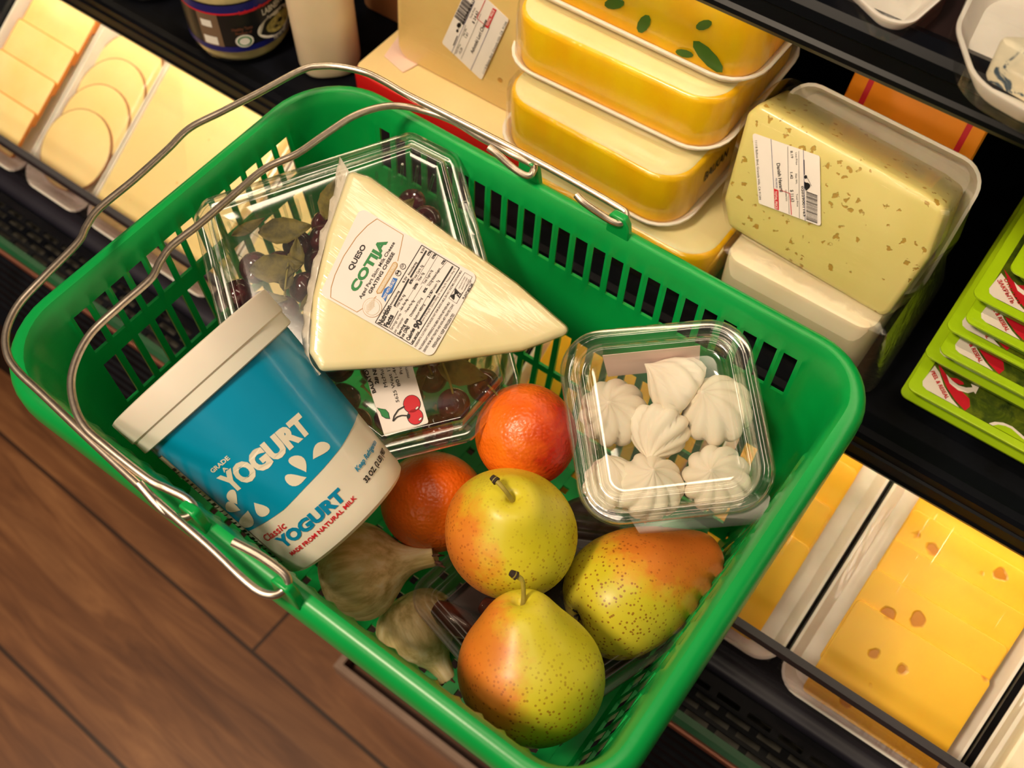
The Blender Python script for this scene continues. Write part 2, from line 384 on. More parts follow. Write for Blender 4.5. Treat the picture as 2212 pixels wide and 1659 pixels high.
k0 = hit(727, 1455, P(0, 0, -Z0), Vector((0, 0, 1)))
fpart('kick_frame', join(box(k0.x, k0.y, -.748, FX1, k0.y+.008, -.72), box(k0.x, k0.y+.008, -.748, k0.x+.008, .26, -.72)), ms_, smooth=False)
fpart('kick_plate', box(k0.x+.008, k0.y+.022, -.746, FX1, .26, -.728), plain('dull_violet_metal', (92, 74, 76), .45, metal=.3), smooth=False)
fpart('back_panel', box(FX0, .86, -.74, FX1, .90, 1.1), 'black', smooth=False)
fpart('led_strip', prism_x([(.468, -.142), (.468, -.1365), (.480, -.1365), (.480, -.142)], FX0+.05, FX1-.05), 'led', smooth=False)
fpart('led_strip', prism_x([(.482, .149), (.482, .1545), (.492, .1545), (.492, .149)], FX0+.05, FX1-.05), 'led', smooth=False)

# ------------------------------------------------------------------ basket
BX0, BX1, BY0, BY1, RC = -.460, -.020, .092, .406, .056
RR = .045                       # tighter radius at the right-hand corners
prof = [(.0035, -.012), (.0008, -.0115), (0, -.008), (0, 0), (.0012, .0042), (.0038, .0078), (.0075, .0095), (.0110, .0088), (.0136, .0052), (.0150, .0005), (.0160, -.005),
        (.0166, -.008), (.0195, -.044), (.0203, -.050), (.0212, -.056), (.0258, -.098), (.0266, -.104), (.0335, -.148), (.0345, -.154), (.0425, -.194), (.0435, -.199), (.048, -.207)]
def basket():
    b = thing('shopping_basket', 'green plastic shopping basket with two folded wire handles, filled with groceries', 'basket', Vector((-.24, .249, Z0-.21)))
    cols = []                   # (base point, inward normal, side, solid flag, pilaster)
    def seg(p0, p1, nrm, side, slots):
        L = (Vector(p1)-Vector(p0)).length; d = (Vector(p1)-Vector(p0))/L; cuts = [0]; fl = []
        for a, e in slots:
            cuts += [a, e]
        cuts.append(L)
        for i in range(len(cuts)-1):
            fl.append(1 if i % 2 else 0)
        for i in range(len(cuts)-1):
            a, e = cuts[i], cuts[i+1]; sub = 2 if not fl[i] and e-a < .01 else (4 if not fl[i] else 2)
            for j in range(sub):
                s = a+(e-a)*j/sub; pil = (not fl[i]) and e-a < .01 and j == 1
                cols.append((Vector(p0)+d*s, nrm, side, fl[i], pil, None))
    def arc(cx, cy, a0, rc=RC):
        for j in range(10):
            th = a0+pi/2*j/10; cols.append((Vector((cx, cy)), Vector((-cos(th), -sin(th))), 'c', 0, False, rc))
    lx = BX1-BX0-RC-RR; ly = BY1-BY0-2*RC
    def slots(L, n, pad, wf=.66): st = (L-2*pad)/n; return [(pad+st*i+st*(1-wf)/2, pad+st*(i+1)-st*(1-wf)/2) for i in range(n)]
    seg((BX0+RC, BY0), (BX1-RR, BY0), Vector((0, 1)), 'l', slots(lx, 24, .004)); arc(BX1-RR, BY0+RR, -pi/2, RR)
    seg((BX1, BY0+RR), (BX1, BY1-RR), Vector((-1, 0)), 's', slots(BY1-BY0-2*RR, 13, .012, .70)); arc(BX1-RR, BY1-RR, 0, RR)
    seg((BX1-RR, BY1), (BX0+RC, BY1), Vector((0, -1)), 'l', slots(lx, 24, .004)); arc(BX0+RC, BY1-RC, pi/2)
    seg((BX0, BY1-RC), (BX0, BY0+RC), Vector((1, 0)), 's', slots(ly, 13, .003, .70)); arc(BX0+RC, BY0+RC, pi)
    n = len(cols); V = []; Fc = []
    for k, (d, z) in enumerate(prof):
        for (p, nr, side, f, pil, rc) in cols:
            dd = d + (.0014 if pil and 10 <= k <= 12 else 0)
            q = p+nr*dd if rc is None else p-nr*(rc-min(d, rc-.002))
            V.append((q.x, q.y, z))
    def hole(side, row):
        if side == 's': return row in (11, 14, 16, 18)
        if side == 'l': return row in (11, 16+0, 18)
        return False
    for k in range(len(prof)-1):
        for j in range(n):
            side, f = cols[j][2], cols[j][3]
            if f and hole(side, k) and not (side == 'l' and k == 14): continue
            Fc.append((k*n+j, k*n+(j+1) % n, (k+1)*n+(j+1) % n, (k+1)*n+j))
    BI = Matrix.Translation((.24, -.249, .21))
    o = mk('basket_body', *xf((V, Fc), BI), M['green'], b)
    bake(o, ('SOLIDIFY', {'thickness': .0024, 'offset': -1}))
    o.data.set_sharp_from_angle(angle=radians(38))
    # grid bottom
    x0, x1, y0, y1 = BX0+.047, BX1-.047, BY0+.047, BY1-.047; L = []
    L.append(loft([[(x, y, z) for x, y in inset(rect(x0-.002, y0-.002, x1+.002, y1+.002), .03, d)] for d, z in ((0, -.2045), (0, -.2075), (.012, -.2075), (.012, -.2045), (0, -.2045))], False, False))
    x = x0+.02
    while x < x1-.01: L.append(box(x-.0048, y0, -.2078, x+.0048, y1, -.2042)); x += .0155
    y = y0+.02
    while y < y1-.01: L.append(box(x0, y-.0048, -.2075, x1, y+.0048, -.2045)); y += .0155
    mk('basket_floor', *xf(join(*L), BI), M['green'], b, smooth=False)
    # lugs that carry the handles
    def lug(x, y, s):
        yo = 1 if s > 0 else -1
        pr = [(-.0075, 0), (-.0065, .013), (-.005, .0155), (.005, .0155), (.0085, .011), (.0105, 0)]
        V = [(x+a, y-.003, .005+c*1.25) for a, c in pr]+[(x+a*.92, y+.003, .005+c*1.2) for a, c in pr]; m = len(pr)
        F_ = [tuple(range(m-1, -1, -1)), tuple(range(m, 2*m))]+[(i, (i+1) % m, m+(i+1) % m, m+i) for i in range(m)]
        lo = mk('handle_lug', *xf((V, F_), BI), M['green'], b); bake(lo, ('BEVEL', {'width': .0012, 'segments': 2}))
        return lo
    HA = {}
    for nm, px in (('a', (1143, 352)), ('b', (1338, 470)), ('c', (412, 1100)), ('d', (612, 1262))):
        HA[nm] = at(px[0], px[1], .021); lug(HA[nm].x, HA[nm].y, 1)
    def wire(pts, name='wire_handle'):
        q = spline([BI @ (p-Vector((0, 0, Z0))) for p in pts], 7); mk(name, *tube(q, .00235, 10), M['steel'], b, angle=60)
    def px(L): return [at(a, c, z) for a, c, z in L]
    wire(px([(1245, 421, .030), (1262, 438, .028), (1305, 468, .022), (1330, 481, .020), (1345, 480, .020)])[::1]+px([(1352, 462, .021), (1335, 447, .022), (1250, 398, .024), (1150, 343, .026), (1050, 291, .028), (950, 240, .030),
          (880, 205, .031), (830, 176, .032), (790, 157, .032), (740, 145, .032), (695, 143, .032), (650, 152, .032), (560, 200, .032), (480, 241, .032), (410, 277, .032), (360, 325, .032), (290, 388, .032), (215, 450, .032), (186, 490, .032), (168, 524, .032), (95, 598, .032), (40, 658, .031), (14, 715, .030), (16, 765, .029), (40, 803, .028), (90, 850, .027), (200, 955, .025), (330, 1075, .024),
          (450, 1180, .022), (520, 1247, .021), (560, 1278, .020), (590, 1285, .020), (609, 1277, .020), (622, 1262, .022), (612, 1238, .026), (560, 1200, .030), (503, 1170, .033)]))
    wire(px([(1055, 318, .031), (1072, 331, .029), (1100, 356, .024), (1125, 374, .021), (1142, 380, .020), (1150, 372, .021), (1150, 356, .022), (1100, 330, .025), (1040, 298, .0235), (980, 262, .023), (920, 240, .024), (862, 229, .027), (815, 233, .030), (760, 253, .032), (700, 292, .032), (640, 333, .032), (570, 366, .032), (500, 425, .032), (430, 485, .032), (372, 530, .032), (345, 567, .032), (325, 603, .032), (260, 660, .032), (195, 722, .031), (160, 790, .030), (155, 850, .029), (178, 915, .028), (230, 965, .027),
          (320, 1035, .025), (360, 1055, .023), (400, 1075, .022), (418, 1095, .021), (412, 1112, .020), (385, 1118, .021), (350, 1100, .023), (300, 1045, .027)]))
    return b
basket()

# ------------------------------------------------------------------ yogurt tub
lidc = along(425, 785, .655)
botc = min((at(752, 1122, -.15+.0005*k) for k in range(300)), key=lambda q: abs((q-lidc).normalized().dot(ray(425, 785).normalized())+.02))
axis = (botc-lidc).normalized(); TL_ = (botc-lidc).length
tocam = (CAMO-lidc); xx = (tocam-axis*tocam.dot(axis)).normalized(); yy = axis.cross(xx)
TM = Matrix(((xx.x, yy.x, axis.x, lidc.x), (xx.y, yy.y, axis.y, lidc.y), (xx.z, yy.z, axis.z, lidc.z), (0, 0, 0, 1))); TI = TM.inverted()
RL, RB = .0575, .0455
def rz(z): return RL-.0035-(RL-.0035-RB)*(z/TL_)
class Cone:
    n = None
    def uv(s, p):
        r = TI.to_3x3() @ ray(*p); o = TI @ CAMO; t0 = None; best = None; prev = None; N = 160; a, b = (-o).length/r.length*.6, (-o).length/r.length*1.6
        f = lambda t: (lambda q: hypot(q.x, q.y)-rz(q.z))(o+r*t)
        for i in range(N):
            t = a+(b-a)*i/N
            if f(t) < 0:
                lo, hi = a+(b-a)*(i-1)/N, t
                for _ in range(30):
                    m = (lo+hi)/2
                    if f(m) < 0: hi = m
                    else: lo = m
                best = hi; break
        if best is None:
            best = min((a+(b-a)*i/N for i in range(N)), key=f)
        q = o+r*best; return Vector((atan2(q.y, q.x)*.05, q.z))
    def pt(s, u, v, off=0): r = rz(v)+off+.0003; return Vector((r*cos(u/.05), r*sin(u/.05), v))
def tub():
    t = thing('yogurt_tub', 'large white and blue yogurt tub lying tilted in the left of the green basket', 'yogurt', TM)
    wt = plain('white_polypropylene', (236, 226, 208), .32, .02, sss=.25, coat=.2)
    pr = [(rz(.004), .004)]+[(rz(TL_*k/12), TL_*k/12) for k in range(1, 12)]+[(RB+.0006, TL_-.006), (RB-.0005, TL_-.002), (RB-.003, TL_), (RB-.007, TL_-.001), (.0005, TL_-.004)]
    mk('tub_body', *lathe(pr, 96), wt, t)
    lp = [(.0005, -.0035), (RL-.008, -.0035), (RL-.006, -.006), (RL-.001, -.0062), (RL+.0008, -.0055), (RL+.0010, -.0045), (RL+.0004, .0098), (RL-.0008, .0108), (RL-.0010, .0185), (RL-.0022, .0190), (RL-.0026, .0185), (RL-.004, .004)]
    lid = mk('lid', *lathe(lp, 96), plain('lid_plastic', (238, 228, 212), .38, .02, sss=.2), t, angle=25)
    c = Cone(); A = Art(c, .00025)
    # blue sleeve
    top = [c.uv((326, 982)), c.uv((604, 713))]; bot = [c.uv(p) for p in ((522, 1150), (560, 1135), (614, 1100), (660, 1052), (700, 1010), (737, 965), (758, 928), (770, 900))]
    bot.sort(key=lambda q: q.x); zt = (top[0].y+top[1].y)/2
    def bz(u):
        if u <= bot[0].x: return bot[0].y
        if u >= bot[-1].x: return bot[-1].y
        for a, b in zip(bot, bot[1:]):
            if a.x <= u <= b.x: return a.y+(b.y-a.y)*(u-a.x)/(b.x-a.x)
    nb = 120; V = []; Fc = []; L0 = c.uv((350, 1005)).x
    for i in range(nb+1):
        th = -pi*1.0+2*pi*i/nb; u = th*.05; z1 = bz(u)
        for j in range(9): V.append(c.pt(u, zt+(z1-zt)*j/8, 0))
    for i in range(nb):
        for j in range(8): Fc.append((i*9+j, i*9+j+1, (i+1)*9+j+1, (i+1)*9+j))
    mk('blue_label', V, Fc, plain('cyan_print', (0, 148, 190), .3, .03, coat=.3), t)
    cream = 'cream'; M['cream'] = plain('cream_print', (232, 222, 200), .35, .01); M['cyan'] = plain('cyan_ink', (0, 134, 180), .35, 0)
    A.text('cream', 'YOGURT', (501, 1064), (673, 927), 45, .06); A.text('cream', 'GRADE', (461, 1021), (498, 990), 10, .03); A.text('cream', 'A', (485, 1020), (494, 1011), 9, .03)
    A.text('cyan', 'YOGURT', (613, 1182), (748, 1073), 27, .055); A.text('inkred', 'Classic', (578, 1169), (620, 1138), 17, .01, .25)
    A.text('inkred', 'MADE FROM NATURAL MILK', (632, 1199), (770, 1076), 9.5, .03); A.text('cyan', 'Keep Refrigerate', (772, 1020), (812, 957), 11, .03, .15)
    A.text('ink', '32 OZ. (2 LB) (907', (791, 1044), (831, 976), 11, .04)
    def drop(cx, cy, L, wd, ang, bend=0):
        p = []
        for i in range(20):
            s = 2*pi*i/20; r = wd*(sin(s/2)**1.0)*sin(s) if False else wd*sin(s)*(sin(s/2)**1.4); x = -L*cos(s)/2
            yv = r+bend*(x/L+.5)**2*wd; p.append((cx+x*cos(ang)-yv*sin(ang), cy+x*sin(ang)+yv*cos(ang)))
        A.poly('cream', p)
    k = 1/2.677
    for (x, y, L, wd, a, bd) in ((1195, 890, 122, 50, -62, .5), (1100, 965, 120, 52, -118, -.6), (1075, 1068, 120, 48, 158, .6), (705, 1165, 90, 40, -130, .3), (708, 1222, 92, 38, 195, .2), (790, 1285, 100, 55, 95, .1), (862, 1230, 105, 45, 50, -.3)):
        drop(240+x*k, 640+y*k, L*k, wd*k*1.1, radians(a), bd)
    # facts strip by the basket wall
    st = [(334, 985), (352, 985), (612, 1203), (603, 1222)]
    uvs = [c.uv(p) for p in st]; u0 = min(q.x for q in uvs); z0_, z1_ = c.uv((340, 990)).y, c.uv((606, 1212)).y
    uR = c.uv((480, 1100)).x
    sgn = -1 if c.uv((480, 1000)).x < c.uv((600, 900)).x else 1
    ue = c.uv((476, 1092)).x; wdt = .03*sgn
    V = []; Fc = []
    for i in range(9):
        for j in range(13): V.append(c.pt(ue+wdt*i/8, z0_+(z1_-z0_)*j/12, .0002))
    for i in range(8):
        for j in range(12): Fc.append((i*13+j, i*13+j+1, (i+1)*13+j+1, (i+1)*13+j))
    mk('facts_panel', V, Fc, M['cream'], t)
    def bar(ua, ub, za, zb):
        V = [c.pt(ua+(ub-ua)*i/4, z, .0005) for z in (za, zb) for i in range(5)]; A.add('ink', V, [(i, i+1, i+6, i+5) for i in range(4)])
    bar(ue, ue+wdt, z0_, z0_+.0004); bar(ue, ue+sgn*.0004, z0_, z1_); bar(ue, ue+wdt, z1_, z1_+.0004)
    for i in range(24):
        z = z0_+.010+(z1_-z0_-.012)*i/24; bar(ue+sgn*random.uniform(.001, .003), ue+sgn*random.uniform(.008, .02), z, z+random.choice((.0006, .0012, .002)))
    A.make(t)
tub()

# ------------------------------------------------------------------ clamshell with cherries
def clamshell():
    a = at(414, 440, .012); b = at(955, 268, .012); d = at(1165, 900, -.05)
    o = a; FM = frame(o, b-a, d-a)              # z points down-ish when y is to the front
    if (FM.to_3x3() @ Vector((0, 0, 1))).z < 0: pass
    xd = (b-a).normalized(); nn = (b-a).cross(d-a).normalized()
    if nn.z < 0: nn = -nn
    yd = nn.cross(xd).normalized()              # towards the back wall
    CM = Matrix(((xd.x, yd.x, nn.x, o.x), (xd.y, yd.y, nn.y, o.y), (xd.z, yd.z, nn.z, o.z), (0, 0, 0, 1)))
    fl = Flat(CM, 0)
    px = [(416, 470), (482, 740), (812, 1000), (1020, 948), (1126, 828), (992, 333), (888, 281), (440, 428)]
    cor = [tuple(fl.uv(p)) for p in px]
    ar = sum(cor[i-1][0]*cor[i][1]-cor[i][0]*cor[i-1][1] for i in range(len(cor)))
    if ar < 0: cor.reverse()
    t = thing('fruit_clamshell', 'clear hinged clamshell of dark cherries under the triangular cheese', 'fruit box', CM)
    rad = .010
    lid = [(.001, -.0075), (0, -.007), (0, -.001), (.0008, 0), (.007, 0), (.0082, -.0006), (.0088, -.0035), (.0100, -.0035), (.0108, .0030), (.0118, .0052), (.0140, .0062), (.0155, .0054), (.0175, .0046), (.024, .0046)]
    l = mk('clamshell_lid', *sweep(cor, rad, lid, False, True, 5), M['clear'], t, angle=60); bake(l, ('SOLIDIFY', {'thickness': .0004}))
    base = [(.0005, -.0095), (.0005, -.0085), (.008, -.0085), (.0095, -.0100), (.011, -.020), (.0125, -.0215), (.0145, -.040), (.0175, -.050), (.024, -.0545), (.03, -.0555)]
    bs = mk('clamshell_base', *sweep(cor, rad, base, False, True, 5), M['clear'], t, angle=60); bake(bs, ('SOLIDIFY', {'thickness': .0004}))
    # ribs down the sides of the base
    R1 = inset(cor, rad, .0112, 5); R2 = inset(cor, rad, .0150, 5); L = []
    for i in range(len(R1)):
        p, q = Vector(R1[i]), Vector(R1[(i+1) % len(R1)]); p2, q2 = Vector(R2[i]), Vector(R2[(i+1) % len(R2)]); k = int((q-p).length/.009)
        for j in range(k):
            s = (j+.5)/k; u = p.lerp(q, s); v = p2.lerp(q2, s); L.append(tube([Vector((u.x, u.y, -.021)), Vector(((u.x+v.x)/2, (u.y+v.y)/2, -.03)), Vector((v.x, v.y, -.043))], .0011, 6))
    mk('wall_rib', *join(*L), M['clear'], t)
    # clasp on the long right side
    e0 = fl.uv((1015, 440)); e1 = fl.uv((1045, 545)); cl = Matrix.Translation((e0.x-.004, e0.y, .0008)) @ Matrix.Rotation(atan2(e1.y-e0.y, e1.x-e0.x), 4, 'Z')
    mk('snap_clasp', *xf(slab(rect(-.002, -.003, .024, .004), .003, 0, .003, .001), cl), M['clear'], t)
    # sticker with cherries drawn on it
    sf = Flat(CM, .0050)
    LB = flat_label(sf, [(770, 745), (831, 944), (926, 914), (875, 735)], t, .0015)
    A = Art(Flat(CM, .0055), .0002)
    q = lambda x, y: (640+x/3.318, 750+y/3.318)
    for s, a_, b_, cap, bo in (('BALATON', (572, 325), (500, 130), 30, .03), ('2# NET', (592, 262), (562, 110), 30, .03), ('McMullin', (655, 283), (605, 100), 30, 0), ('5625 West 1200', (738, 392), (652, 90), 27, 0), ('801-465-', (748, 278), (690, 90), 28, 0), ('Produce', (765, 190), (735, 60), 26, 0), ('mcmullin', (812, 218), (775, 80), 24, 0)):
        A.text('ink', s, q(*a_), q(*b_), cap/3.318*.9, bo)
    K = .3014
    for c_, rx, ry in (((828, 408), 63, 66), ((852, 498), 58, 60)):
        A.ell('ink', q(*c_), rx*K, ry*K, 0, 1); A.ell('inkred', q(*c_), rx*K-1.2, ry*K-1.2, 0, 2)
    for c_ in ((865, 438), (888, 517)): A.ell('ink', q(*c_), 5, 2.6, -.8, 3); A.ell('paper', q(*c_), 4, 1.8, -.8, 4)
    A.path('ink', [q(692, 532), q(700, 495), q(730, 450), q(775, 425)], 2.6, 3); A.path('ink', [q(692, 532), q(720, 502), q(755, 490), q(800, 492)], 2.6, 3); A.ell('ink', q(803, 497), 3.5, 5.5, .2, 4)
    lf = [q(*p) for p in ((575, 432), (605, 440), (640, 445), (662, 470), (672, 515), (640, 512), (612, 495), (600, 465))]
    A.poly('ink', lf, 1); cx_ = sum(p[0] for p in lf)/8; cy_ = sum(p[1] for p in lf)/8; A.poly('inkgreen', [(cx_+(p[0]-cx_)*.88, cy_+(p[1]-cy_)*.88) for p in lf], 2)
    A.make(LB)
    # cherries, stems, leaves
    cm = NT('cherry_skin'); v = cm.coord(); cm.col(cm.ramp(cm.noise(v, 60, 2), [(.35, (38, 6, 14)), (.7, (92, 14, 28))])); cm.set(Roughness=.14, Coat_Weight=.6, Coat_Roughness=.05)
    stm = plain('cherry_stalk', (140, 128, 50), .6, .2); lm = NT('dull_leaf'); v = lm.coord(); lm.col(lm.ramp(lm.noise(v, 90, 5, .6), [(.35, (66, 60, 20)), (.6, (118, 104, 36)), (.8, (104, 58, 26))])); lm.set(Roughness=.6); lm.bump(lm.noise(v, 200), .4)
    pr = [(.0006, -.0103), (.004, -.0100), (.0075, -.0078), (.0100, -.0035), (.0108, .001), (.0102, .0052), (.0080, .0083), (.0052, .0094), (.0028, .0088), (.0008, .0072)]
    c0 = mk('cherry', *lathe(pr, 24), cm.m)
    mx = [min(c[i] for c in cor) for i in (0, 1)]; Mx = [max(c[i] for c in cor) for i in (0, 1)]; inr = [Vector(p) for p in inset(cor, rad, .028, 2)]
    def inside(x, y):
        for i in range(len(cor)):
            a_, b_ = Vector(cor[i]), Vector(cor[(i+1) % len(cor)]); d_ = (b_-a_).normalized()
            if d_.x*(y-a_.y)-d_.y*(x-a_.x) < .0265: return False
        return True
    pl = []; tries = 0
    for p_, z_ in (((545, 548), -.022), ((507, 612), -.022), ((600, 552), -.020), ((640, 500), -.024), ((700, 492), -.018), ((705, 455), -.024), ((690, 545), -.019), ((655, 600), -.018), ((610, 655), -.017), ((560, 640), -.019), ((925, 448), -.020), ((935, 800), -.016), ((1050, 815), -.016), ((985, 860), -.015), ((880, 840), -.017), ((770, 900), -.017), ((740, 850), -.016), ((950, 915), -.018), ((520, 680), -.02), ((640, 690), -.02)):
        u_ = fl.uv(p_); pl.append((u_.x, u_.y, z_))
    g = lambda x, y: (y-mx[1])/(Mx[1]-mx[1])            # 1 at the back wall end
    while tries < 60000 and len(pl) < 118:
        tries += 1; x = random.uniform(mx[0], Mx[0]); y = random.uniform(mx[1], Mx[1])
        if not inside(x, y): continue
        z = -.0432
        for (a1, b1, c1) in pl:
            dd = (x-a1)**2+(y-b1)**2
            if dd < .0215**2: z = max(z, c1+math.sqrt(.0215**2-dd))
        lim = -.0085 if y < Mx[1]-.085 else (-.018 if y < Mx[1]-.055 else -.040)
        if z > lim: continue
        if y > Mx[1]-.05 and x < mx[0]+.09: continue
        pl.append((x, y, z))
    first = True
    for i, (x, y, z) in enumerate(pl):
        o = c0 if first else c0.copy()
        if not first: COL.objects.link(o)
        first = False
        o.matrix_world = CM @ Matrix.Translation((x, y, z)) @ Matrix.Rotation(random.uniform(0, 6.28), 4, 'Z') @ Matrix.Rotation(random.uniform(-.9, .9), 4, 'X') @ Matrix.Scale(random.uniform(.93, 1.0), 4)
        tag(o, 'small dark red cherry heaped in the clear clamshell', 'cherry', 'dark cherries in the clamshell')
    tops = sorted(pl, key=lambda p: -p[2])[:22]
    n0 = None
    for i, (x, y, z) in enumerate(tops[:16]):
        a_ = random.uniform(0, 6.28); L = random.uniform(.022, .036); dx, dy = cos(a_), sin(a_)
        zz = min(z+.0095, -.003)
        p = spline([Vector((x, y, zz-.003)), Vector((x+dx*L*.4, y+dy*L*.4, min(zz+.003, -.001))), Vector((x+dx*L, y+dy*L, min(zz+.001, -.001)))], 5)
        s = mk('cherry_stalk', *tube([CM @ q_ for q_ in p], lambda f: .0007+.0008*(f > .9), 6), stm); tag(s, 'thin olive stalk lying over the cherries in the clamshell', 'cherry stalk', 'cherry stalks')
    def leaf(px_, ang, L, wd, curl=.2):
        u = fl.uv(px_); V = []; Fc = []; n = 10
        for i in range(n+1):
            s = i/n; hw = wd*sin(pi*min(1, s**.8))*(1 if i % 2 else .93)+.0003; z = curl*L*(s-.5)**2
            for j in (-1, -.5, 0, .5, 1): V.append((L*(s-.5), hw*j, z+abs(j)*.0015))
        for i in range(n):
            for j in range(4): Fc.append((i*5+j, i*5+j+1, (i+1)*5+j+1, (i+1)*5+j))
        m = CM @ Matrix.Translation((u.x, u.y, -.006)) @ Matrix.Rotation(ang, 4, 'Z') @ Matrix.Rotation(random.uniform(-.15, .15), 4, 'X')
        o = mk('cherry_leaf', [m @ Vector(v) for v in V], Fc, lm.m); bake(o, ('SOLIDIFY', {'thickness': .0003}))
        tag(o, 'wilted olive leaf among the cherries in the clamshell', 'leaf', 'cherry leaves')
    for p_, a_, L, wd in (((597, 572), -.2, .034, .010), ((615, 490), -.2, .034, .009), ((640, 545), 1.2, .024, .005), ((618, 595), 1.0, .018, .0045), ((585, 640), -.4, .02, .004), ((535, 485), .2, .024, .004), ((720, 420), .9, .035, .009), ((860, 455), .4, .03, .008), ((880, 840), .3, .03, .008), ((1000, 800), -.6, .032, .009), ((690, 640), .2, .028, .007), ):
        leaf(p_, a_, L, wd)
clamshell()

# ------------------------------------------------------------------ cotija wedge
def cheese_mat(name, lo, hi, holes=None, rough=.4, scale=40, coat=.35, hole_col=(170, 120, 30), hscale=70, thr=.16, keepv=.5):
    t = NT(name); v = t.coord(); c = t.ramp(t.noise(v, scale, 3), [(.3, lo), (.7, hi)]); h = t.noise(v, 120, 3)
    if holes:
        nz = t.n('ShaderNodeVectorMath'); nz.operation = 'MULTIPLY_ADD'
        tn = t.n('ShaderNodeTexNoise'); tn.inputs['Scale'].default_value = hscale*1.6; t.l(v, tn.inputs['Vector']); t.l(tn.outputs['Color'], nz.inputs[0]); nz.inputs[1].default_value = (holes, holes, holes); t.l(v, nz.inputs[2])
        vo = t.n('ShaderNodeTexVoronoi'); vo.inputs['Scale'].default_value = hscale; t.l(nz.outputs[0], vo.inputs['Vector'])
        keep = t.math('GREATER_THAN', t.n('ShaderNodeSeparateColor').outputs[0], keepv)
        sc = [n for n in t.t.nodes if n.type == 'SEPARATE_COLOR'][0]; t.l(vo.outputs['Color'], sc.inputs[0])
        msk = t.math('MULTIPLY', t.ramp(vo.outputs['Distance'], [(thr*.75, W1), (thr, W0)]), keep)
        c = t.mix(t.math('MULTIPLY', msk, .85), c, hole_col); h = t.math('SUBTRACT', t.math('MULTIPLY', h, .15), msk)
        t.bump(h, .5, .0015)
    else: t.bump(h, .12)
    t.col(c); t.b.inputs['Roughness'].default_value = rough; t.b.inputs['Coat Weight'].default_value = coat; t.b.inputs['Coat Roughness'].default_value = .15
    t.b.inputs['Subsurface Weight'].default_value = .25; t.b.inputs['Subsurface Scale'].default_value = .006; return t.m
def wedge():
    a = at(752, 362, .060); b = at(1243, 716, .014); c = at(678, 805, .010)
    n = (b-a).cross(c-a).normalized(); n = n if n.z > 0 else -n
    x = (b-a).normalized(); y = n.cross(x); WM = Matrix(((x.x, y.x, n.x, a.x), (x.y, y.y, n.y, a.y), (x.z, y.z, n.z, a.z), (0, 0, 0, 1)))
    t = thing('cheese_wedge', 'pale triangular wedge of queso cotija in film on top of the cherry box', 'cheese', WM)
    fl = Flat(WM, 0)
    pts = [(752, 362), (800, 378), (1120, 610), (1243, 716), (1130, 757), (900, 790), (690, 803), (664, 760), (672, 640), (705, 500)]
    uv = [fl.uv(p) for p in pts]; ar = sum(uv[i-1].x*uv[i].y-uv[i].x*uv[i-1].y for i in range(len(uv)))
    if ar < 0: uv.reverse()
    cor = [tuple(u) for u in uv]
    pr = [(.012, -.030), (.0095, -.029), (.008, -.026), (.001, -.006), (.0008, -.0025), (.0028, -.0006), (.0055, 0)]
    V, Fc = sweep(cor, .004, pr, n=4); o = mk('cheese_block', V, Fc, cheese_mat('cotija', (236, 220, 166), (245, 232, 188), scale=25, coat=.5), t, angle=60)
    V, Fc = sweep(cor, .004, [(d-.0006, z+(.0004 if z > -.015 else -.0004)) for d, z in pr], n=4); mk('vacuum_film', V, Fc, M['film'], t)
    # gathered film at the rind side
    F1 = []; import mathutils
    e = [fl.uv(p) for p in ((752, 362), (705, 500), (672, 640), (664, 760), (690, 803))]; sp = spline([Vector((q.x, q.y, -.008)) for q in e], 10); cen = fl.uv((900, 620)); V = []
    for i, p in enumerate(sp):
        out = Vector((p.x-cen.x, p.y-cen.y, 0)).normalized(); k = .5+.5*mathutils.noise.noise(Vector((i*.35, 0, 0))); end = min(i, len(sp)-1-i)
        wd = .003+.004*k+(.008 if end < 7 else 0)*(1-end/8)
        for s in (0, .4, .75, 1): V.append(p+out*wd*s+Vector((0, 0, .004*sin(i*1.7+s*3)*s-.006*s)))
    Fc = [(i*4+j, i*4+j+1, (i+1)*4+j+1, (i+1)*4+j) for i in range(len(sp)-1) for j in range(3)]
    fm = NT('frosted_film'); fm.col((232, 222, 205)); fm.set(Roughness=.25, Alpha=.55); fm.bump(fm.noise(fm.coord(), 150), .5)
    o = mk('film_seam', V, Fc, fm.m, t); bake(o, ('SOLIDIFY', {'thickness': .0003}))
    # label
    q = lambda x_, y_: (650+x_/3.687, 350+y_/3.687)
    LB = flat_label(Flat(WM, .0006), [q(150, 1052), q(475, 362), q(1408, 905), q(1040, 1560)], t, .004, .0005)
    A = Art(Flat(WM, .0012), .00012)
    T = lambda m, s, a_, b_, cap, bo=.02, sl=0, lv=1: A.text(m, s, q(*a_), q(*b_), cap/3.687, bo, sl, lv)
    T('ink', 'QUESO', (405, 868), (520, 670), 40, .03); T('inkgreen', 'COTIJA', (440, 1040), (690, 632), 66, .05)
    T('ink', 'Aged Part Skim Milk Cheese', (480, 1092), (750, 645), 26, .015); T('ink', 'GRATING CHEESE', (555, 1052), (748, 727), 26, .03)
    arc = [q(*p) for p in ((605, 452), (530, 505), (440, 600), (340, 750), (270, 900), (240, 1000), (236, 1078))]
    A.path('inkgold', arc, 1.3); A.path('inkgold', [q(605, 452), q(815, 580), q(795, 680), q(770, 790)], 1.2); A.path('inkgold', [q(236, 1078), q(445, 1195), q(500, 1160), q(600, 1070)], 1.2)
    for r_, m_ in ((78, 'inkgold'), (75, 'paper'), (62, 'inkpale'), (59, 'paper')): A.ell(m_, q(568, 1160), r_/3.687, r_/3.687, 0, {78: 1, 75: 2, 62: 3, 59: 4}[r_])
    for k in range(5): T('inkpale', 'CHEESE', (528, 1190-k*14+20), (590, 1150-k*14), 12, 0, 0, 5)
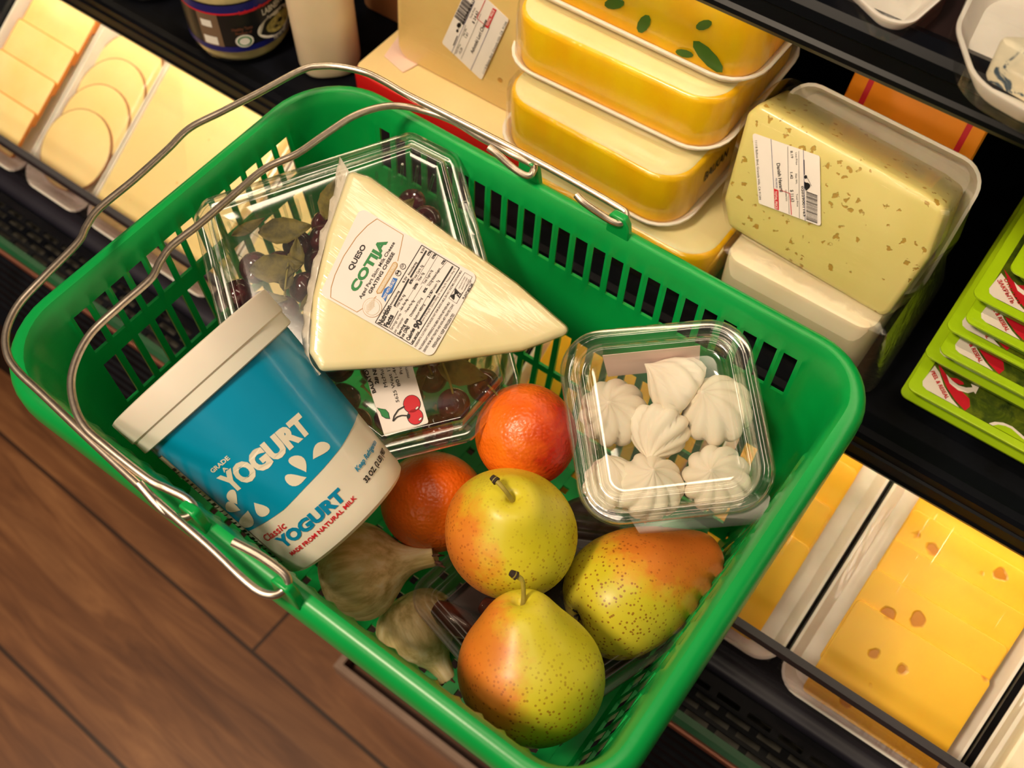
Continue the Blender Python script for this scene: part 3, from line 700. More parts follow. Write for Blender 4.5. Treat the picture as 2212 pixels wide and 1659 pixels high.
    A.poly('inkgold', [q(*p) for p in ((605, 1050), (600, 1030), (735, 800), (755, 795), (770, 810), (770, 830), (640, 1045))], 1); A.poly('inkpale', [q(*p) for p in ((611, 1045), (607, 1030), (738, 806), (755, 801), (764, 812), (764, 828), (636, 1040))], 2)
    T('paper', 'MADE FROM', (632, 1038), (690, 945), 22, 0, 0, 3); T('paper', 'GRADE A MILK', (690, 942), (762, 822), 24, 0, 0, 3)
    A.poly('inkblue', [q(*p) for p in ((640, 1075), (665, 1010), (705, 985), (735, 920), (770, 930), (745, 985), (725, 1040), (690, 1060), (672, 1115), (660, 1090))], 1); T('paper', 'MADE WITH SEA SALT', (668, 1090), (755, 945), 22, .03, 0, 2)
    for c_ in ((775, 885), (812, 832)): A.ell('ink', q(*c_), 6.5, 6.5, 0, 1); A.ell('paper', q(*c_), 5.2, 5.2, 0, 2); T('ink', 'M' if c_[0] < 800 else 'GF', (c_[0]-4, c_[1]+14), (c_[0]+14, c_[1]-12), 20, .02, 0, 3)
    # facts box
    bx = [q(592, 1278), q(962, 662), q(1262, 845), q(885, 1455)]      # origin, reading right, then down
    for i in range(4): A.line('ink', bx[i], bx[(i+1) % 4], 1.6)
    def B(s, t_): return quad(bx, s, t_)
    T('ink', 'Nutrition', (645, 1300), (722, 1150), 40, .05); T('ink', 'Facts', (690, 1320), (740, 1225), 40, .05)
    A.line('ink', q(700, 1325), q(775, 1185), 1.2)
    T('ink', 'Servings varies', (725, 1340), (800, 1210), 22, 0); T('ink', 'per container', (752, 1362), (820, 1245), 22, 0); T('ink', 'Serving size', (785, 1380), (858, 1250), 24, .04); T('ink', '1oz (28g)', (810, 1405), (862, 1310), 24, .04)
    T('ink', 'Calories', (862, 1425), (910, 1330), 30, .05); T('ink', 'per serving', (885, 1445), (942, 1355), 18, .03); T('ink', '90', (930, 1335), (970, 1275), 48, .05)
    T('ink', 'Amount/serving', (718, 1145), (785, 1030), 17, .03); T('ink', '% DV', (820, 965), (850, 915), 17, .03); T('ink', 'Amount/serving', (860, 905), (925, 800), 17, .03); T('ink', '% DV', (965, 730), (990, 685), 17, .03)
    A.line('ink', q(742, 1148), q(860, 930), 3.6); A.line('ink', q(872, 920), q(1000, 705), 3.6)
    for s, a_, b_, v_, va, vb in (('Total Fat 6g', (762, 1165), (830, 1060), '8%', (875, 975), (897, 935)), ('Sat. Fat 4g', (802, 1180), (852, 1095), '20%', (905, 1018), (935, 970)), ('Trans Fat 0g', (842, 1200), (905, 1105), None, 0, 0), ('Cholesterol 25mg', (878, 1235), (968, 1085), '8%', (985, 1045), (1010, 1005)), ('Sodium 480mg', (912, 1262), (988, 1135), '21%', (1022, 1085), (1050, 1035)),
                                  ('Total Carb. 0g', (903, 940), (975, 825), '0%', (1018, 750), (1040, 712)), ('Fiber 0g', (945, 950), (982, 885), '0%', (1055, 775), (1080, 735)), ('Total Sugars 0g', (985, 975), (1050, 865), None, 0, 0), ('Incl.0g Added Sugars', (1025, 990), (1112, 850), '0%', (1130, 820), (1155, 785)), ('Protein 7g', (1050, 1035), (1105, 945), None, 0, 0)):
        T('ink', s, a_, b_, 20, .01)
        if v_: T('ink', v_, va, vb, 20, .04)
    for a_, b_ in (((790, 1190), (930, 960)), ((830, 1205), (965, 985)), ((868, 1225), (930, 1120)), ((905, 1250), (1010, 1065)), ((915, 945), (1048, 722)), ((955, 975), (1090, 745)), ((1000, 985), (1165, 790))): A.line('ink', q(*a_), q(*b_), .5)
    A.line('ink', q(940, 1270), q(1070, 1060), 3.6); A.line('ink', q(1075, 1045), q(1210, 830), 3.6)
    T('ink', 'Vitamin D 0mcg 0%  Calcium 200mg 15%  Iron 0mg 0%  Potassium 24mg 1%', (965, 1280), (1235, 850), 16, 0)
    T('ink', 'INGREDIENTS: CULTURED PASTEURIZED PART SKIM GRADE A MILK, SEA SALT, ENZYMES. CONTAINS MILK', (915, 1475), (1285, 868), 16, .01)
    T('ink', '*NO SIGNIFICANT DIFFERENCE HAS BEEN SHOWN BETWEEN MILK', (950, 1500), (1190, 1120), 18, .02); T('ink', 'DERIVED FROM rBST-TREATED AND NON-rBST-TREATED COWS', (985, 1515), (1220, 1140), 18, .02)
    T('ink', 'PERISHABLE / KEEP REFRIGERATED', (1060, 1482), (1225, 1215), 22, .02); T('ink', 'PLANT #06-289', (1300, 1095), (1375, 975), 20, .03)
    lg = [q(1178, 1085), q(1305, 880), q(1365, 915), q(1238, 1128)]
    for i in range(4): A.line('ink', lg[i], lg[(i+1) % 4], .7)
    T('ink', 'M', (1215, 1100), (1258, 1035), 40, .01, .3); T('ink', 'B.', (1262, 1085), (1290, 1040), 34, .01, .3)
    for k in range(4): T('ink', 'MANUFACTURED', (1262+k*22, 1010+k*8), (1312+k*16, 915+k*10), 10, 0)
    A.make(LB)
wedge()

# ------------------------------------------------------------------ meringue box
def meringue_box():
    a = at(1212, 722, -.018); b = at(1612, 688, .004); c = at(1692, 1098, -.032); d = at(1262, 1135, -.050)
    n = ((b-a).cross(d-a)).normalized(); n = n if n.z > 0 else -n
    x = ((b-a)+(c-d)).normalized(); x = (x-n*x.dot(n)).normalized(); y = n.cross(x); BM = Matrix(((x.x, y.x, n.x, d.x), (x.y, y.y, n.y, d.y), (x.z, y.z, n.z, d.z), (0, 0, 0, 1)))
    t = thing('meringue_box', 'square clear plastic tub of white meringues against the back of the green basket', 'food container', BM)
    fl = Flat(BM, 0); cor = [tuple(fl.uv(p)) for p in ((1262, 1140), (1690, 1096), (1610, 682), (1196, 722))]
    R = .026
    lid = [(.001, -.005), (0, -.004), (0, 0), (.001, .0012), (.0035, .0012), (.0045, .0022), (.0062, .0024), (.0075, .0016), (.0085, -.001), (.0098, -.0014), (.0110, .0008), (.0122, .0022), (.0145, .0024), (.0160, .001), (.0175, -.0022), (.0190, -.0028), (.022, -.0028)]
    l = mk('box_lid', *sweep(cor, R, lid, False, True, 10), M['clear'], t, angle=75); bake(l, ('SOLIDIFY', {'thickness': .0005}))
    base = [(-.001, -.0045), (.006, -.0045), (.0075, -.006), (.0080, -.014), (.0092, -.015), (.0125, -.034), (.0150, -.038), (.0200, -.040), (.03, -.040)]
    bs = mk('box_base', *sweep(cor, R, base, False, True, 10), M['clear'], t, angle=60); bake(bs, ('SOLIDIFY', {'thickness': .0004}))
    # hinge flange at the front
    u = [fl.uv(p) for p in ((1355, 1128), (1370, 1152), (1650, 1128), (1668, 1060), (1640, 1090))]
    cr = [tuple(fl.uv(p)) for p in ((1350, 1105), (1380, 1152), (1655, 1128), (1668, 1060))]
    mk('hinge_flange', *slab(cr, .003, -.0052, -.0036, .0003), M['clearb'], t)
    A = Art(Flat(BM, -.0030), .0002)
    # paper label on the far wall
    pl_ = [fl.uv(p) for p in ((1290, 740), (1512, 740))]; yb = cor[2][1]-.0135
    V = [(pl_[0].x+.002, yb, -.007), (pl_[1].x, yb, -.007), (pl_[1].x-.002, yb-.006, -.034), (pl_[0].x+.002, yb-.006, -.034)]; V += [(a_, b_-.0003, c_) for a_, b_, c_ in V]
    mk('back_label', V, [(0, 1, 2, 3), (7, 6, 5, 4), (0, 1, 5, 4), (1, 2, 6, 5), (2, 3, 7, 6), (3, 0, 4, 7)], plain('pink_white_paper', (232, 206, 200), .6, .03), t, smooth=False)
    # meringues
    mt = NT('meringue'); v = mt.coord(); mt.col(mt.ramp(mt.noise(v, 30, 3), [(.35, (246, 232, 212)), (.65, (250, 240, 224))])); mt.set(Roughness=.75, Subsurface_Weight=.2, Subsurface_Scale=.004); mt.bump(mt.noise(v, 300, 5, .7), .18)
    def swirl(seed):
        random.seed(seed); N = 108; tw = random.uniform(.35, .7); ph = random.random()*6; lob = random.choice((9, 10)); Rm = .0195
        P_ = [(.2, 0), (.75, 0), (.95, .002), (1.0, .006), (.97, .011), (.86, .016), (.68, .0205), (.46, .0245), (.28, .0272), (.16, .0292), (.08, .0312), (.01, .0330)]; rings = []
        for k, (r, z) in enumerate(P_):
            ring = []
            for j in range(N):
                th = 2*pi*j/N; c_ = abs(cos(lob*(th-tw*(z/.03)**1.2*1.6-ph)/2)); am = .17*min(1, (k+1)/4)*(1 if k < 9 else .5)
                rr = Rm*r*(1-am*(1-c_)**1.6*1.3+am*.1); ring.append((rr*cos(th), rr*sin(th), z))
            rings.append(ring)
        V, Fc = loft(rings); return V, Fc
    sp = [((1320, 880), -.0075, 0, 'upper left of the box', 1), ((1440, 815), -.006, 1.25, 'lying on its side by the paper label', 2), ((1536, 868), -.006, -.35, 'upper right of the box', 3), ((1415, 950), -.011, 1.2, 'turned on its side in the middle', 4),
          ((1316, 1020), -.010, .7, 'half hidden in the lower left corner', 5), ((1405, 1035), -.0055, .25, 'front middle of the box', 6), ((1543, 1025), -.0075, .1, 'front right of the box', 7)]
    for i, (p, zt, tilt, desc, sd) in enumerate(sp):
        V, Fc = swirl(sd*3); o = mk('meringue', [(x_, y_, z_-.017) for x_, y_, z_ in V], Fc, mt.m, angle=180)
        q = Flat(BM, zt-.012).uv(p); o.matrix_world = BM @ Matrix.Translation((q.x, q.y, zt-.0155)) @ Matrix.Rotation([.4, 2.5, -.6, -1.9, 1.6, .8, 3][i], 4, 'Z') @ Matrix.Rotation(tilt, 4, 'Y') @ Matrix.Scale([1.12, 1.05, 1.15, 1.0, .95, 1.1, 1.08][i], 4)
        tag(o, 'white piped meringue, '+desc, 'meringue', 'meringues in the clear box')
meringue_box()

# ------------------------------------------------------------------ fruit
def pear_mat(name, blush_dir, pos, green, inv):
    blush_dir = inv @ Vector(blush_dir)
    if green: green = inv @ Vector(green)
    t = NT(name); v = t.coord(); base = t.ramp(t.noise(v, 22, 3), [(.3, (206, 192, 22)), (.7, (222, 208, 60))])
    nm = t.n('ShaderNodeVectorMath'); nm.operation = 'DOT_PRODUCT'; t.l(v, nm.inputs[0]); nm.inputs[1].default_value = tuple(Vector(blush_dir).normalized()*22)
    d = t.math('ADD', nm.outputs['Value'], t.math('MULTIPLY', t.math('SUBTRACT', t.noise(v, 55, 5, .65), .5), .8))
    c = t.mix(t.ramp(d, [(pos, W0), (min(1, pos+.36), (.7, .7, .7, 1))]), base, (230, 98, 34)); c = t.mix(t.ramp(d, [(min(.9, pos+.2), W0), (1, (.45, .45, .45, 1))]), c, (200, 60, 44))
    if green:
        n2 = t.n('ShaderNodeVectorMath'); n2.operation = 'DOT_PRODUCT'; t.l(v, n2.inputs[0]); n2.inputs[1].default_value = tuple(Vector(green).normalized()*18)
        c = t.mix(t.ramp(n2.outputs['Value'], [(.1, W0), (.6, (.8, .8, .8, 1))]), c, (120, 158, 20))
    vo = t.n('ShaderNodeTexVoronoi'); vo.inputs['Scale'].default_value = 360; t.l(v, vo.inputs['Vector'])
    sep = t.n('ShaderNodeSeparateColor'); t.l(vo.outputs['Color'], sep.inputs[0])
    zz = t.n('ShaderNodeSeparateXYZ'); t.l(v, zz.inputs[0]); fade = t.ramp(t.math('MULTIPLY', zz.outputs[2], -10), [(0, (.25, .25, .25, 1)), (.25, W1)]) if True else None
    fz = t.ramp(t.math('ADD', t.math('MULTIPLY', zz.outputs[2], -9), .42), [(.15, (.25, .25, .25, 1)), (.45, W1)])
    dot = t.math('MULTIPLY', t.ramp(vo.outputs['Distance'], [(.22, W1), (.32, W0)]), t.math('MULTIPLY', t.math('GREATER_THAN', sep.outputs[0], .1), fz))
    c = t.mix(t.math('MULTIPLY', dot, .72), c, (134, 46, 12)); t.col(c); t.set(Roughness=.42, Coat_Weight=.12, Coat_Roughness=.25, Subsurface_Weight=.1, Subsurface_Scale=.005); t.bump(t.noise(v, 260, 3), .07); return t.m
def pear(name_label, center, axisdir, R, L, mat, stem, squat=1.0, dimple=.006):
    ax = Vector(axisdir).normalized(); o_ = Matrix.Translation(center) @ ax.to_track_quat('Z', 'Y').to_matrix().to_4x4()
    t = thing('pear', name_label, 'pear', o_, 'ripe pears in the basket'); mat = pear_mat(*mat, o_.to_3x3().inverted())
    P_ = [(.02, -.80), (.10, -.815), (.16, -.86), (.26, -.90), (.42, -.90), (.62, -.82), (.82, -.62), (.95, -.34), (1.0, -.05), (.98, .20), (.90, .42), (.78, .62), (.65, .80), (.53, .97), (.43, 1.10), (.32, 1.185), (.20, 1.21), (.11, 1.185), (.05, 1.12), (.01, 1.10)]
    from mathutils import noise
    prof_ = spline([Vector((r, z, 0)) for r, z in P_], 3); V = []
    rings = []; n = 64; sd = hash(name_label) % 17
    for q in prof_:
        z = q.y*R*(L if q.y > 0 else 1); ring = []
        for j in range(n):
            th = 2*pi*j/n; r = max(q.x, .004)*R; k = 1+.035*noise.noise(Vector((cos(th)*1.2+len(name_label), sin(th)*1.2, q.y*1.3)))+.012*cos(3*th)*(q.y > .6)
            ring.append((r*k*cos(th)+.002*sin(q.y*2), r*k*sin(th), z))
        rings.append(ring)
    mk('pear_body', *loft(rings), mat, t, angle=180)
    zt = 1.10*R*L
    if stem:
        pts = spline([Vector((0, 0, zt-.001))]+[Vector((x, y, zt+z)) for x, y, z in stem], 6)
        sm = plain('pear_stalk', (168, 150, 60), .55, .3, 60); SK = mk('stalk', *tube(pts, lambda f: .0017-.0004*sin(pi*f)+(.0008 if f > .93 else 0), 10), sm, t)
        tip = pts[-1]; d = (pts[-1]-pts[-4]).normalized(); mk('stalk_tip', *tube([tip-d*.002, tip+d*.0004, tip+d*.0022], lambda f: .0026-.0008*f, 10), plain('dry_brown', (52, 36, 26), .8), SK)
    # dried blossom end
    L_ = [tube([Vector((cos(a)*.001, sin(a)*.001, -.805*R)), Vector((cos(a)*.003, sin(a)*.003, -.86*R)), Vector((cos(a)*.0045, sin(a)*.0045, -.875*R))], .0007, 5) for a in [k*1.256 for k in range(5)]]
    mk('blossom_end', *join(*L_), plain('dry_calyx', (46, 36, 26), .9), t)
    return t, o_
up_cam = lambda p: (CAMO-p).normalized()
def imgdir(p, dx, dy, toward):          # direction at p that runs (dx,dy) across the view plus a share towards the lens
    v = Vector((right.x, right.y, right.z))*dx+down*dy
    return (v.normalized()*(1-abs(toward))+up_cam(p)*toward).normalized()
pc1 = along(1103, 1148, .660); d1 = imgdir(pc1, .1, -1, .62)
pear('large pear with stalk towards the camera, in front of the oranges', pc1, d1, .0405, .80, ('pear_skin_a', imgdir(pc1, -1, .25, .1), .24, None), [(.002, .001, .004), (.005, .001, .008), (.010, .0, .0105), (.014, -.001, .0110)])
pc2 = along(1146, 1448, .634); d2 = imgdir(pc2, -.12, -1, .28)
pear('red-blushed yellow pear nearest the front corner of the basket', pc2, d2, .0415, .92, ('pear_skin_b', imgdir(pc2, -1, .15, .15), .12, imgdir(pc2, .45, 1, -.1)), [(-.001, 0, .005), (-.0015, 0, .012), (-.001, .001, .017), (.003, .001, .021)])
pc3 = along(1346, 1284, .700); d3 = imgdir(pc3, 1, -.45, -.24)
pear('pear lying on its side by the right wall of the basket', pc3, d3, .0388, 1.50, ('pear_skin_c', imgdir(pc3, .55, -.9, .2), .34, None), None)
def orange_mat(name, d, pos):
    t = NT(name); v = t.coord(); base = t.ramp(t.noise(v, 16, 3), [(.3, (232, 92, 12)), (.7, (242, 122, 20))])
    nm = t.n('ShaderNodeVectorMath'); nm.operation = 'DOT_PRODUCT'; t.l(v, nm.inputs[0]); nm.inputs[1].default_value = tuple(Vector(d).normalized()*14)
    dd = t.math('ADD', nm.outputs['Value'], t.math('MULTIPLY', t.math('SUBTRACT', t.noise(v, 45, 5, .6), .5), .7))
    c = t.mix(t.ramp(dd, [(pos, W0), (min(1, pos+.35), (.95, .95, .95, 1))]), base, (176, 14, 10)); t.col(c)
    vo = t.n('ShaderNodeTexVoronoi'); vo.feature = 'SMOOTH_F1'; vo.inputs['Scale'].default_value = 480; t.l(v, vo.inputs['Vector'])
    t.set(Roughness=.34, Coat_Weight=.15, Coat_Roughness=.3, Subsurface_Weight=.05, Subsurface_Scale=.004); t.bump(t.math('ADD', vo.outputs['Distance'], t.math('MULTIPLY', t.noise(v, 120, 3), .9)), .5, .0011); return t.m
def orange(label, c, R, mat, ax):
    t = thing('orange', label, 'orange', Matrix.Translation(c) @ Vector(ax).to_track_quat('Z', 'Y').to_matrix().to_4x4(), 'oranges in the basket')
    pr = [(max(.0006, R*sin(pi*k/28)*(1+.0)), -R*.955*cos(pi*k/28)*(1-.05*(k > 26)-.03*(k < 2))) for k in range(29)]
    mk('orange_body', *lathe(pr, 56), mat, t, angle=180)
    mk('stalk_button', *lathe([(.0004, .935*R), (.0024, .94*R), (.0027, .955*R), (.0015, .965*R), (.0004, .962*R)], 10), plain('button_green', (120, 110, 60), .8), t)
orange('red-flushed orange beside the meringue box', along(1136, 940, .686), .0332, orange_mat('blood_orange_peel', (-.8, .35, .35), .02), (.2, .8, -.4))
orange('plain orange between the yogurt tub and the pears', along(936, 1084, .722), .0350, orange_mat('orange_peel', (-.5, -.3, -.8), .35), (.5, -.8, -.3))

pm = NT('plum_skin'); v = pm.coord(); pm.col(pm.ramp(pm.noise(v, 40, 4), [(.3, (54, 28, 46)), (.7, (96, 62, 80))])); pm.set(Roughness=.4)
pp = along(1266, 1150, .765); o = mk('plum', *lathe([(.0006, -.0250), (.008, -.0240), (.016, -.0195), (.0225, -.011), (.0245, 0), (.0225, .0115), (.016, .0200), (.008, .0240), (.003, .0232), (.0006, .0222)], 36), pm.m, angle=180)
o.location = pp; tag(o, 'dark purple plum in shade under the corner of the meringue box', 'plum')
def garlic(label, px, dist, R, d, neck):
    c = along(px[0], px[1], dist); t = thing('garlic_bulb', label, 'garlic', Matrix.Translation(c) @ Vector(d).to_track_quat('Z', 'Y').to_matrix().to_4x4(), 'papery bulbs in the basket')
    m = NT('papery_skin'); v = m.coord((1, 1, .12)); c_ = m.ramp(m.noise(v, 130, 4, .6), [(.3, (176, 148, 84)), (.55, (236, 212, 156)), (.75, (252, 238, 206))])
    c_ = m.mix(m.math('MULTIPLY', m.ramp(m.noise(m.coord(), 35, 2), [(.45, W0), (.7, W1)]), .38), c_, (142, 146, 66)); m.col(c_); m.set(Roughness=.5, Subsurface_Weight=.15, Subsurface_Scale=.004); m.bump(m.noise(v, 160, 3), .4)
    pr = [(.03, -.72), (.3, -.78), (.66, -.66), (.92, -.35), (1.0, 0), (.92, .32), (.70, .62), (.46, .86), (.32, 1.06), (.26, 1.28), (.25, neck), (.2, neck+.02), (.02, neck-.02)]
    pr = [(q.x*R, q.y*R) for q in spline([Vector((a, b, 0)) for a, b in pr], 3)]
    V, Fc = lathe([(max(a, .0004), b) for a, b in pr], 60, lambda th, z: 1+.05*abs(cos(3.5*th))*(1 if z < .6*R else .4)+.012*sin(23*th))
    mk('bulb', V, Fc, m.m, t, angle=180)
    L = [tube([Vector((cos(a)*.18*R, sin(a)*.18*R, neck*R-.003)), Vector((cos(a)*.24*R, sin(a)*.24*R, neck*R+.002)), Vector((cos(a)*.32*R, sin(a)*.32*R, neck*R+random.uniform(.003, .006)))], lambda f: .0014*(1-.7*f), 5) for a in [k*.7 for k in range(9)]]
    mk('dry_tip', *join(*L), plain('dry_tip', (116, 72, 56), .9, .3), t)
random.seed(5)
gc = along(785, 1228, .742); garlic('papery bulb with cut brown neck under the yogurt tub', (778, 1232), .728, .0315, imgdir(gc, 1, -.22, .12), 1.62)
gc = along(920, 1400, .73); garlic('papery bulb wedged beneath the clear plastic box at the front wall', (900, 1352), .765, .028, imgdir(gc, .5, .85, .0), 1.5)

def crate(label, pts, z, depth, zt=0):
    cen = at(*pts[0], z); t = thing('date_box', label, 'food container', Matrix.Translation(cen)); I = Matrix.Translation(-cen)
    fm = Matrix.Translation(P(0, 0, z)); fl = Flat(fm); cor = [tuple(fl.uv(p)) for p in pts]
    ar = sum(cor[i-1][0]*cor[i][1]-cor[i][0]*cor[i-1][1] for i in range(len(cor)))
    if ar < 0: cor.reverse()
    m = I @ fm
    lid = [(.001, -.004), (0, -.003), (0, 0), (.005, 0), (.0062, .0016), (.008, .0022), (.0095, .0010), (.0108, -.0016), (.0122, -.0016), (.0135, .0010), (.0155, .0014), (.018, -.0014), (.0200, -.0020)]
    l = mk('box_lid', *xf(sweep(cor, .018, lid, False, True, 8), m), M['clearb'], t, angle=70); bake(l, ('SOLIDIFY', {'thickness': .0004}))
    bs = [(0, -.0035), (.006, -.0035), (.0075, -.005), (.010, -depth*.6), (.013, -depth+.003), (.018, -depth), (.03, -depth)]
    l = mk('box_base', *xf(sweep(cor, .018, bs, False, True, 8), m), M['clearb'], t, angle=60); bake(l, ('SOLIDIFY', {'thickness': .0004}))
    mk('shade_sheet', *xf(sweep(cor, .014, [(.0150, -depth+.0012), (.0150, -depth+.0022), (.0142, -depth+.008), (.0135, -depth+.008), (.0140, -depth+.0012)], True, False, 8), m), plain('painted_shade_brown', (40, 22, 20), .5, .2, 60), t); fc = [cor, t, m, fl]; return fc  # dark sheet added in the base, its colour standing for shade under the pears
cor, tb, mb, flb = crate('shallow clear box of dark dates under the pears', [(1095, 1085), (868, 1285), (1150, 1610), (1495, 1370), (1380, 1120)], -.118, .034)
random.seed(11)
dm = NT('date_skin'); v = dm.coord(); dm.col(dm.ramp(dm.noise(v, 90, 4), [(.3, (34, 14, 12)), (.7, (84, 36, 24))])); dm.set(Roughness=.3, Coat_Weight=.4); dm.bump(dm.noise(dm.coord((1, 1, .2)), 260), .4)
inn = [Vector(p) for p in inset(cor, .01, .016, 2)]
def inpoly(x, y, Q): return all((Q[(i+1) % len(Q)]-Q[i]).x*(y-Q[i].y)-(Q[(i+1) % len(Q)]-Q[i]).y*(x-Q[i].x) > 0 for i in range(len(Q)) if (Q[(i+1) % len(Q)]-Q[i]).length > 1e-5)
d0 = mk('date', *lathe([(.0005, -.017), (.005, -.0155), (.0085, -.008), (.0092, 0), (.0088, .007), (.006, .0145), (.0005, .0165)], 18), dm.m); used = False; xs = [p.x for p in inn]; ys = [p.y for p in inn]
yv = min(ys); row = 0
while yv < max(ys):
    xv = min(xs)+(row % 2)*.014
    while xv < max(xs):
        if inpoly(xv, yv, inn):
            o = d0.copy() if used else d0
            if used: COL.objects.link(o)
            used = True; o.matrix_world = Matrix.Translation(P(xv, yv, -.118-.0185+random.uniform(-.001, .001))) @ Matrix.Rotation(random.uniform(-.3, .3), 4, 'Z') @ Matrix.Rotation(pi/2, 4, 'Y')
            tag(o, 'wrinkled dark date packed in the shallow box beneath the pears', 'date', 'dates in the shallow box')
        xv += .037
    yv += .0195; row += 1

# ------------------------------------------------------------------ cheeses on the shelf
def film_over(parent, cor, rad, z0, z1, mi=None, fm=None):
    pr = [(.006, z0), (-.001, z0+.001), (-.0012, z0+.006), (0, z1-.004), (.002, z1-.001), (.007, z1+.0004), (.02, z1+.0004)]
    V, Fc = sweep(cor, rad, pr, True, True, 5)
    if mi: V = [mi @ Vector(v) for v in V]
    return mk('film_wrap', V, Fc, M[fm or 'film'], parent)
def tray_mesh(cor, rad, z, h=.012, t=.0022):
    return sweep(cor, rad, [(.012, z), (.008, z), (0, z+h), (0, z+h+.0012), (.0022, z+h+.0012), (.0095, z+t), (.013, z+t)], True, True, 6)
yel = NT('yellow_rind_wrap'); v = yel.coord(); yel.col(yel.ramp(yel.noise(yel.coord((1, 1, .4)), 40, 3), [(.3, (250, 184, 0)), (.7, (255, 208, 10))])); yel.set(Roughness=.3, Coat_Weight=.5, Coat_Roughness=.12); yel.bump(yel.noise(yel.coord((4, 4, .7)), 14, 2, .5, .5), .45, .003)
M['yel'] = yel.m
M['kash'] = cheese_mat('pale_cheese_face', (240, 214, 150), (248, 228, 176), scale=14, coat=.4)
LEAF = plain('print_leaf', (70, 110, 26), .4, .2)
def yellow_block(label, z0, h, xl, xr, yf, rot, tray=True, leaves=False, text=False):
    cx, cy = (xl+xr)/2, yf+.07; m = Matrix.Translation(P(cx, cy, z0)) @ Matrix.Rotation(radians(rot), 4, 'Z'); t = thing('wrapped_cheese_block', label, 'cheese', m, 'yellow cheese blocks in one stack')
    hw = (xr-xl)/2; cor = rect(-hw, -.07, hw, .07)
    if tray: mk('foam_tray', *tray_mesh(rect(-hw-.006, -.076, hw+.006, .076), .03, 0, .009), M['tray'], t)
    zb = .0024 if tray else 0
    V, Fc = sweep(cor, .026, [(.004, zb), (.0008, zb+.002), (0, zb+.006), (0, h-.005), (.001, h-.0018), (.0035, h-.0002)], n=8)
    from mathutils import noise
    V = [Vector(a) for a in V]
    mk('yellow_rind', V, Fc, M['yel'], t, angle=60)
    mk('cut_face', *sweep(cor, .026, [(.0030, h-.0004), (.0045, h+.0006), (.008, h+.001)], True, True, 8), M['kash'], t, angle=60)
    if leaves:
        LV = []
        for (s, zz, k, a) in ((-.075, .044, .006, 1.0), (-.062, .052, .007, .5), (-.03, .046, .007, 2.2), (-.012, .035, .009, .6), (.012, .03, .009, 1.2), (.045, .022, .007, .3), (.062, .028, .014, -.5), (.055, .05, .007, .8)):
            pts = [(s+k*(cos(b)*cos(a)-.45*sin(b)*sin(a)), zz-.01+k*(cos(b)*sin(a)+.45*sin(b)*cos(a))) for b in [2*pi*i/10 for i in range(10)]]
            LV.append(([(x_, -.0704-.0006, max(.006, min(z_, h-.004))) for x_, z_ in pts], [tuple(range(10))]))
        mk('printed_leaf', *join(*LV), LEAF, t, smooth=False)
    if text:
        V_, F_, nat = text_mesh('BALKAN', .03); mk('lettering', [(hw+.0006, -.03+x_*.032, h*.5+y_*.009) for x_, y_ in V_], F_, M['ink'], t, smooth=False)
    film_over(t, rect(-hw-.003, -.074, hw+.003, .074), .03, .001, h+.0018)
yellow_block('bottom yellow cheese block of the tall stack on the shelf', -.12, .043, -.345, -.172, .470, 0, False)
yellow_block('thick yellow cheese block, second from the bottom of the stack', -.075, .052, -.362, -.205, .478, -1, True, False, True)
yellow_block('yellow cheese block in the middle of the stack, under the leaf-printed one', -.021, .049, -.374, -.203, .506, 1.5, True)
yellow_block('leaf-printed yellow cheese block at the top of the stack', .030, .062, -.378, -.196, .527, 0, True, True)

# big Lori block and the red waxed one under it
def slab_obj(name, cor, rad, z0, z1, mat, parent, b=.003, n=6, **k): return mk(name, *slab(cor, rad, z0, z1, b, n), mat, parent, **k)
m = Matrix.Translation(P(-.43, .57, -.12)); t = thing('red_cheese_block', 'flat red-waxed cheese block with cream top at the shelf edge', 'cheese', m)
M['lori'] = cheese_mat('lori_cheese', (238, 200, 122), (246, 216, 146), .0025, hscale=28, thr=.10, coat=.35, hole_col=(214, 150, 50), scale=10)
slab_obj('red_wax', rect(-.085, -.090, .092, .09), .008, 0, .038, plain('red_wax', (205, 22, 22), .3, .05, coat=.5), t)
slab_obj('cut_face', rect(-.083, -.088, .090, .088), .008, .0375, .0405, cheese_mat('cream_face', (238, 206, 144), (246, 218, 160), scale=8), t, .0015)
V = [(-.070, -.070+.006, .0412), (-.045, -.076+.006, .0412), (-.04, -.05, .0412), (-.078, -.03, .0412)]; mk('label', V+[(a, b, c+.0004) for a, b, c in V], [(4, 5, 6, 7), (0, 1, 5, 4), (1, 2, 6, 5), (2, 3, 7, 6), (3, 0, 4, 7)], plain('pink_label', (240, 206, 190), .5), t, smooth=False)
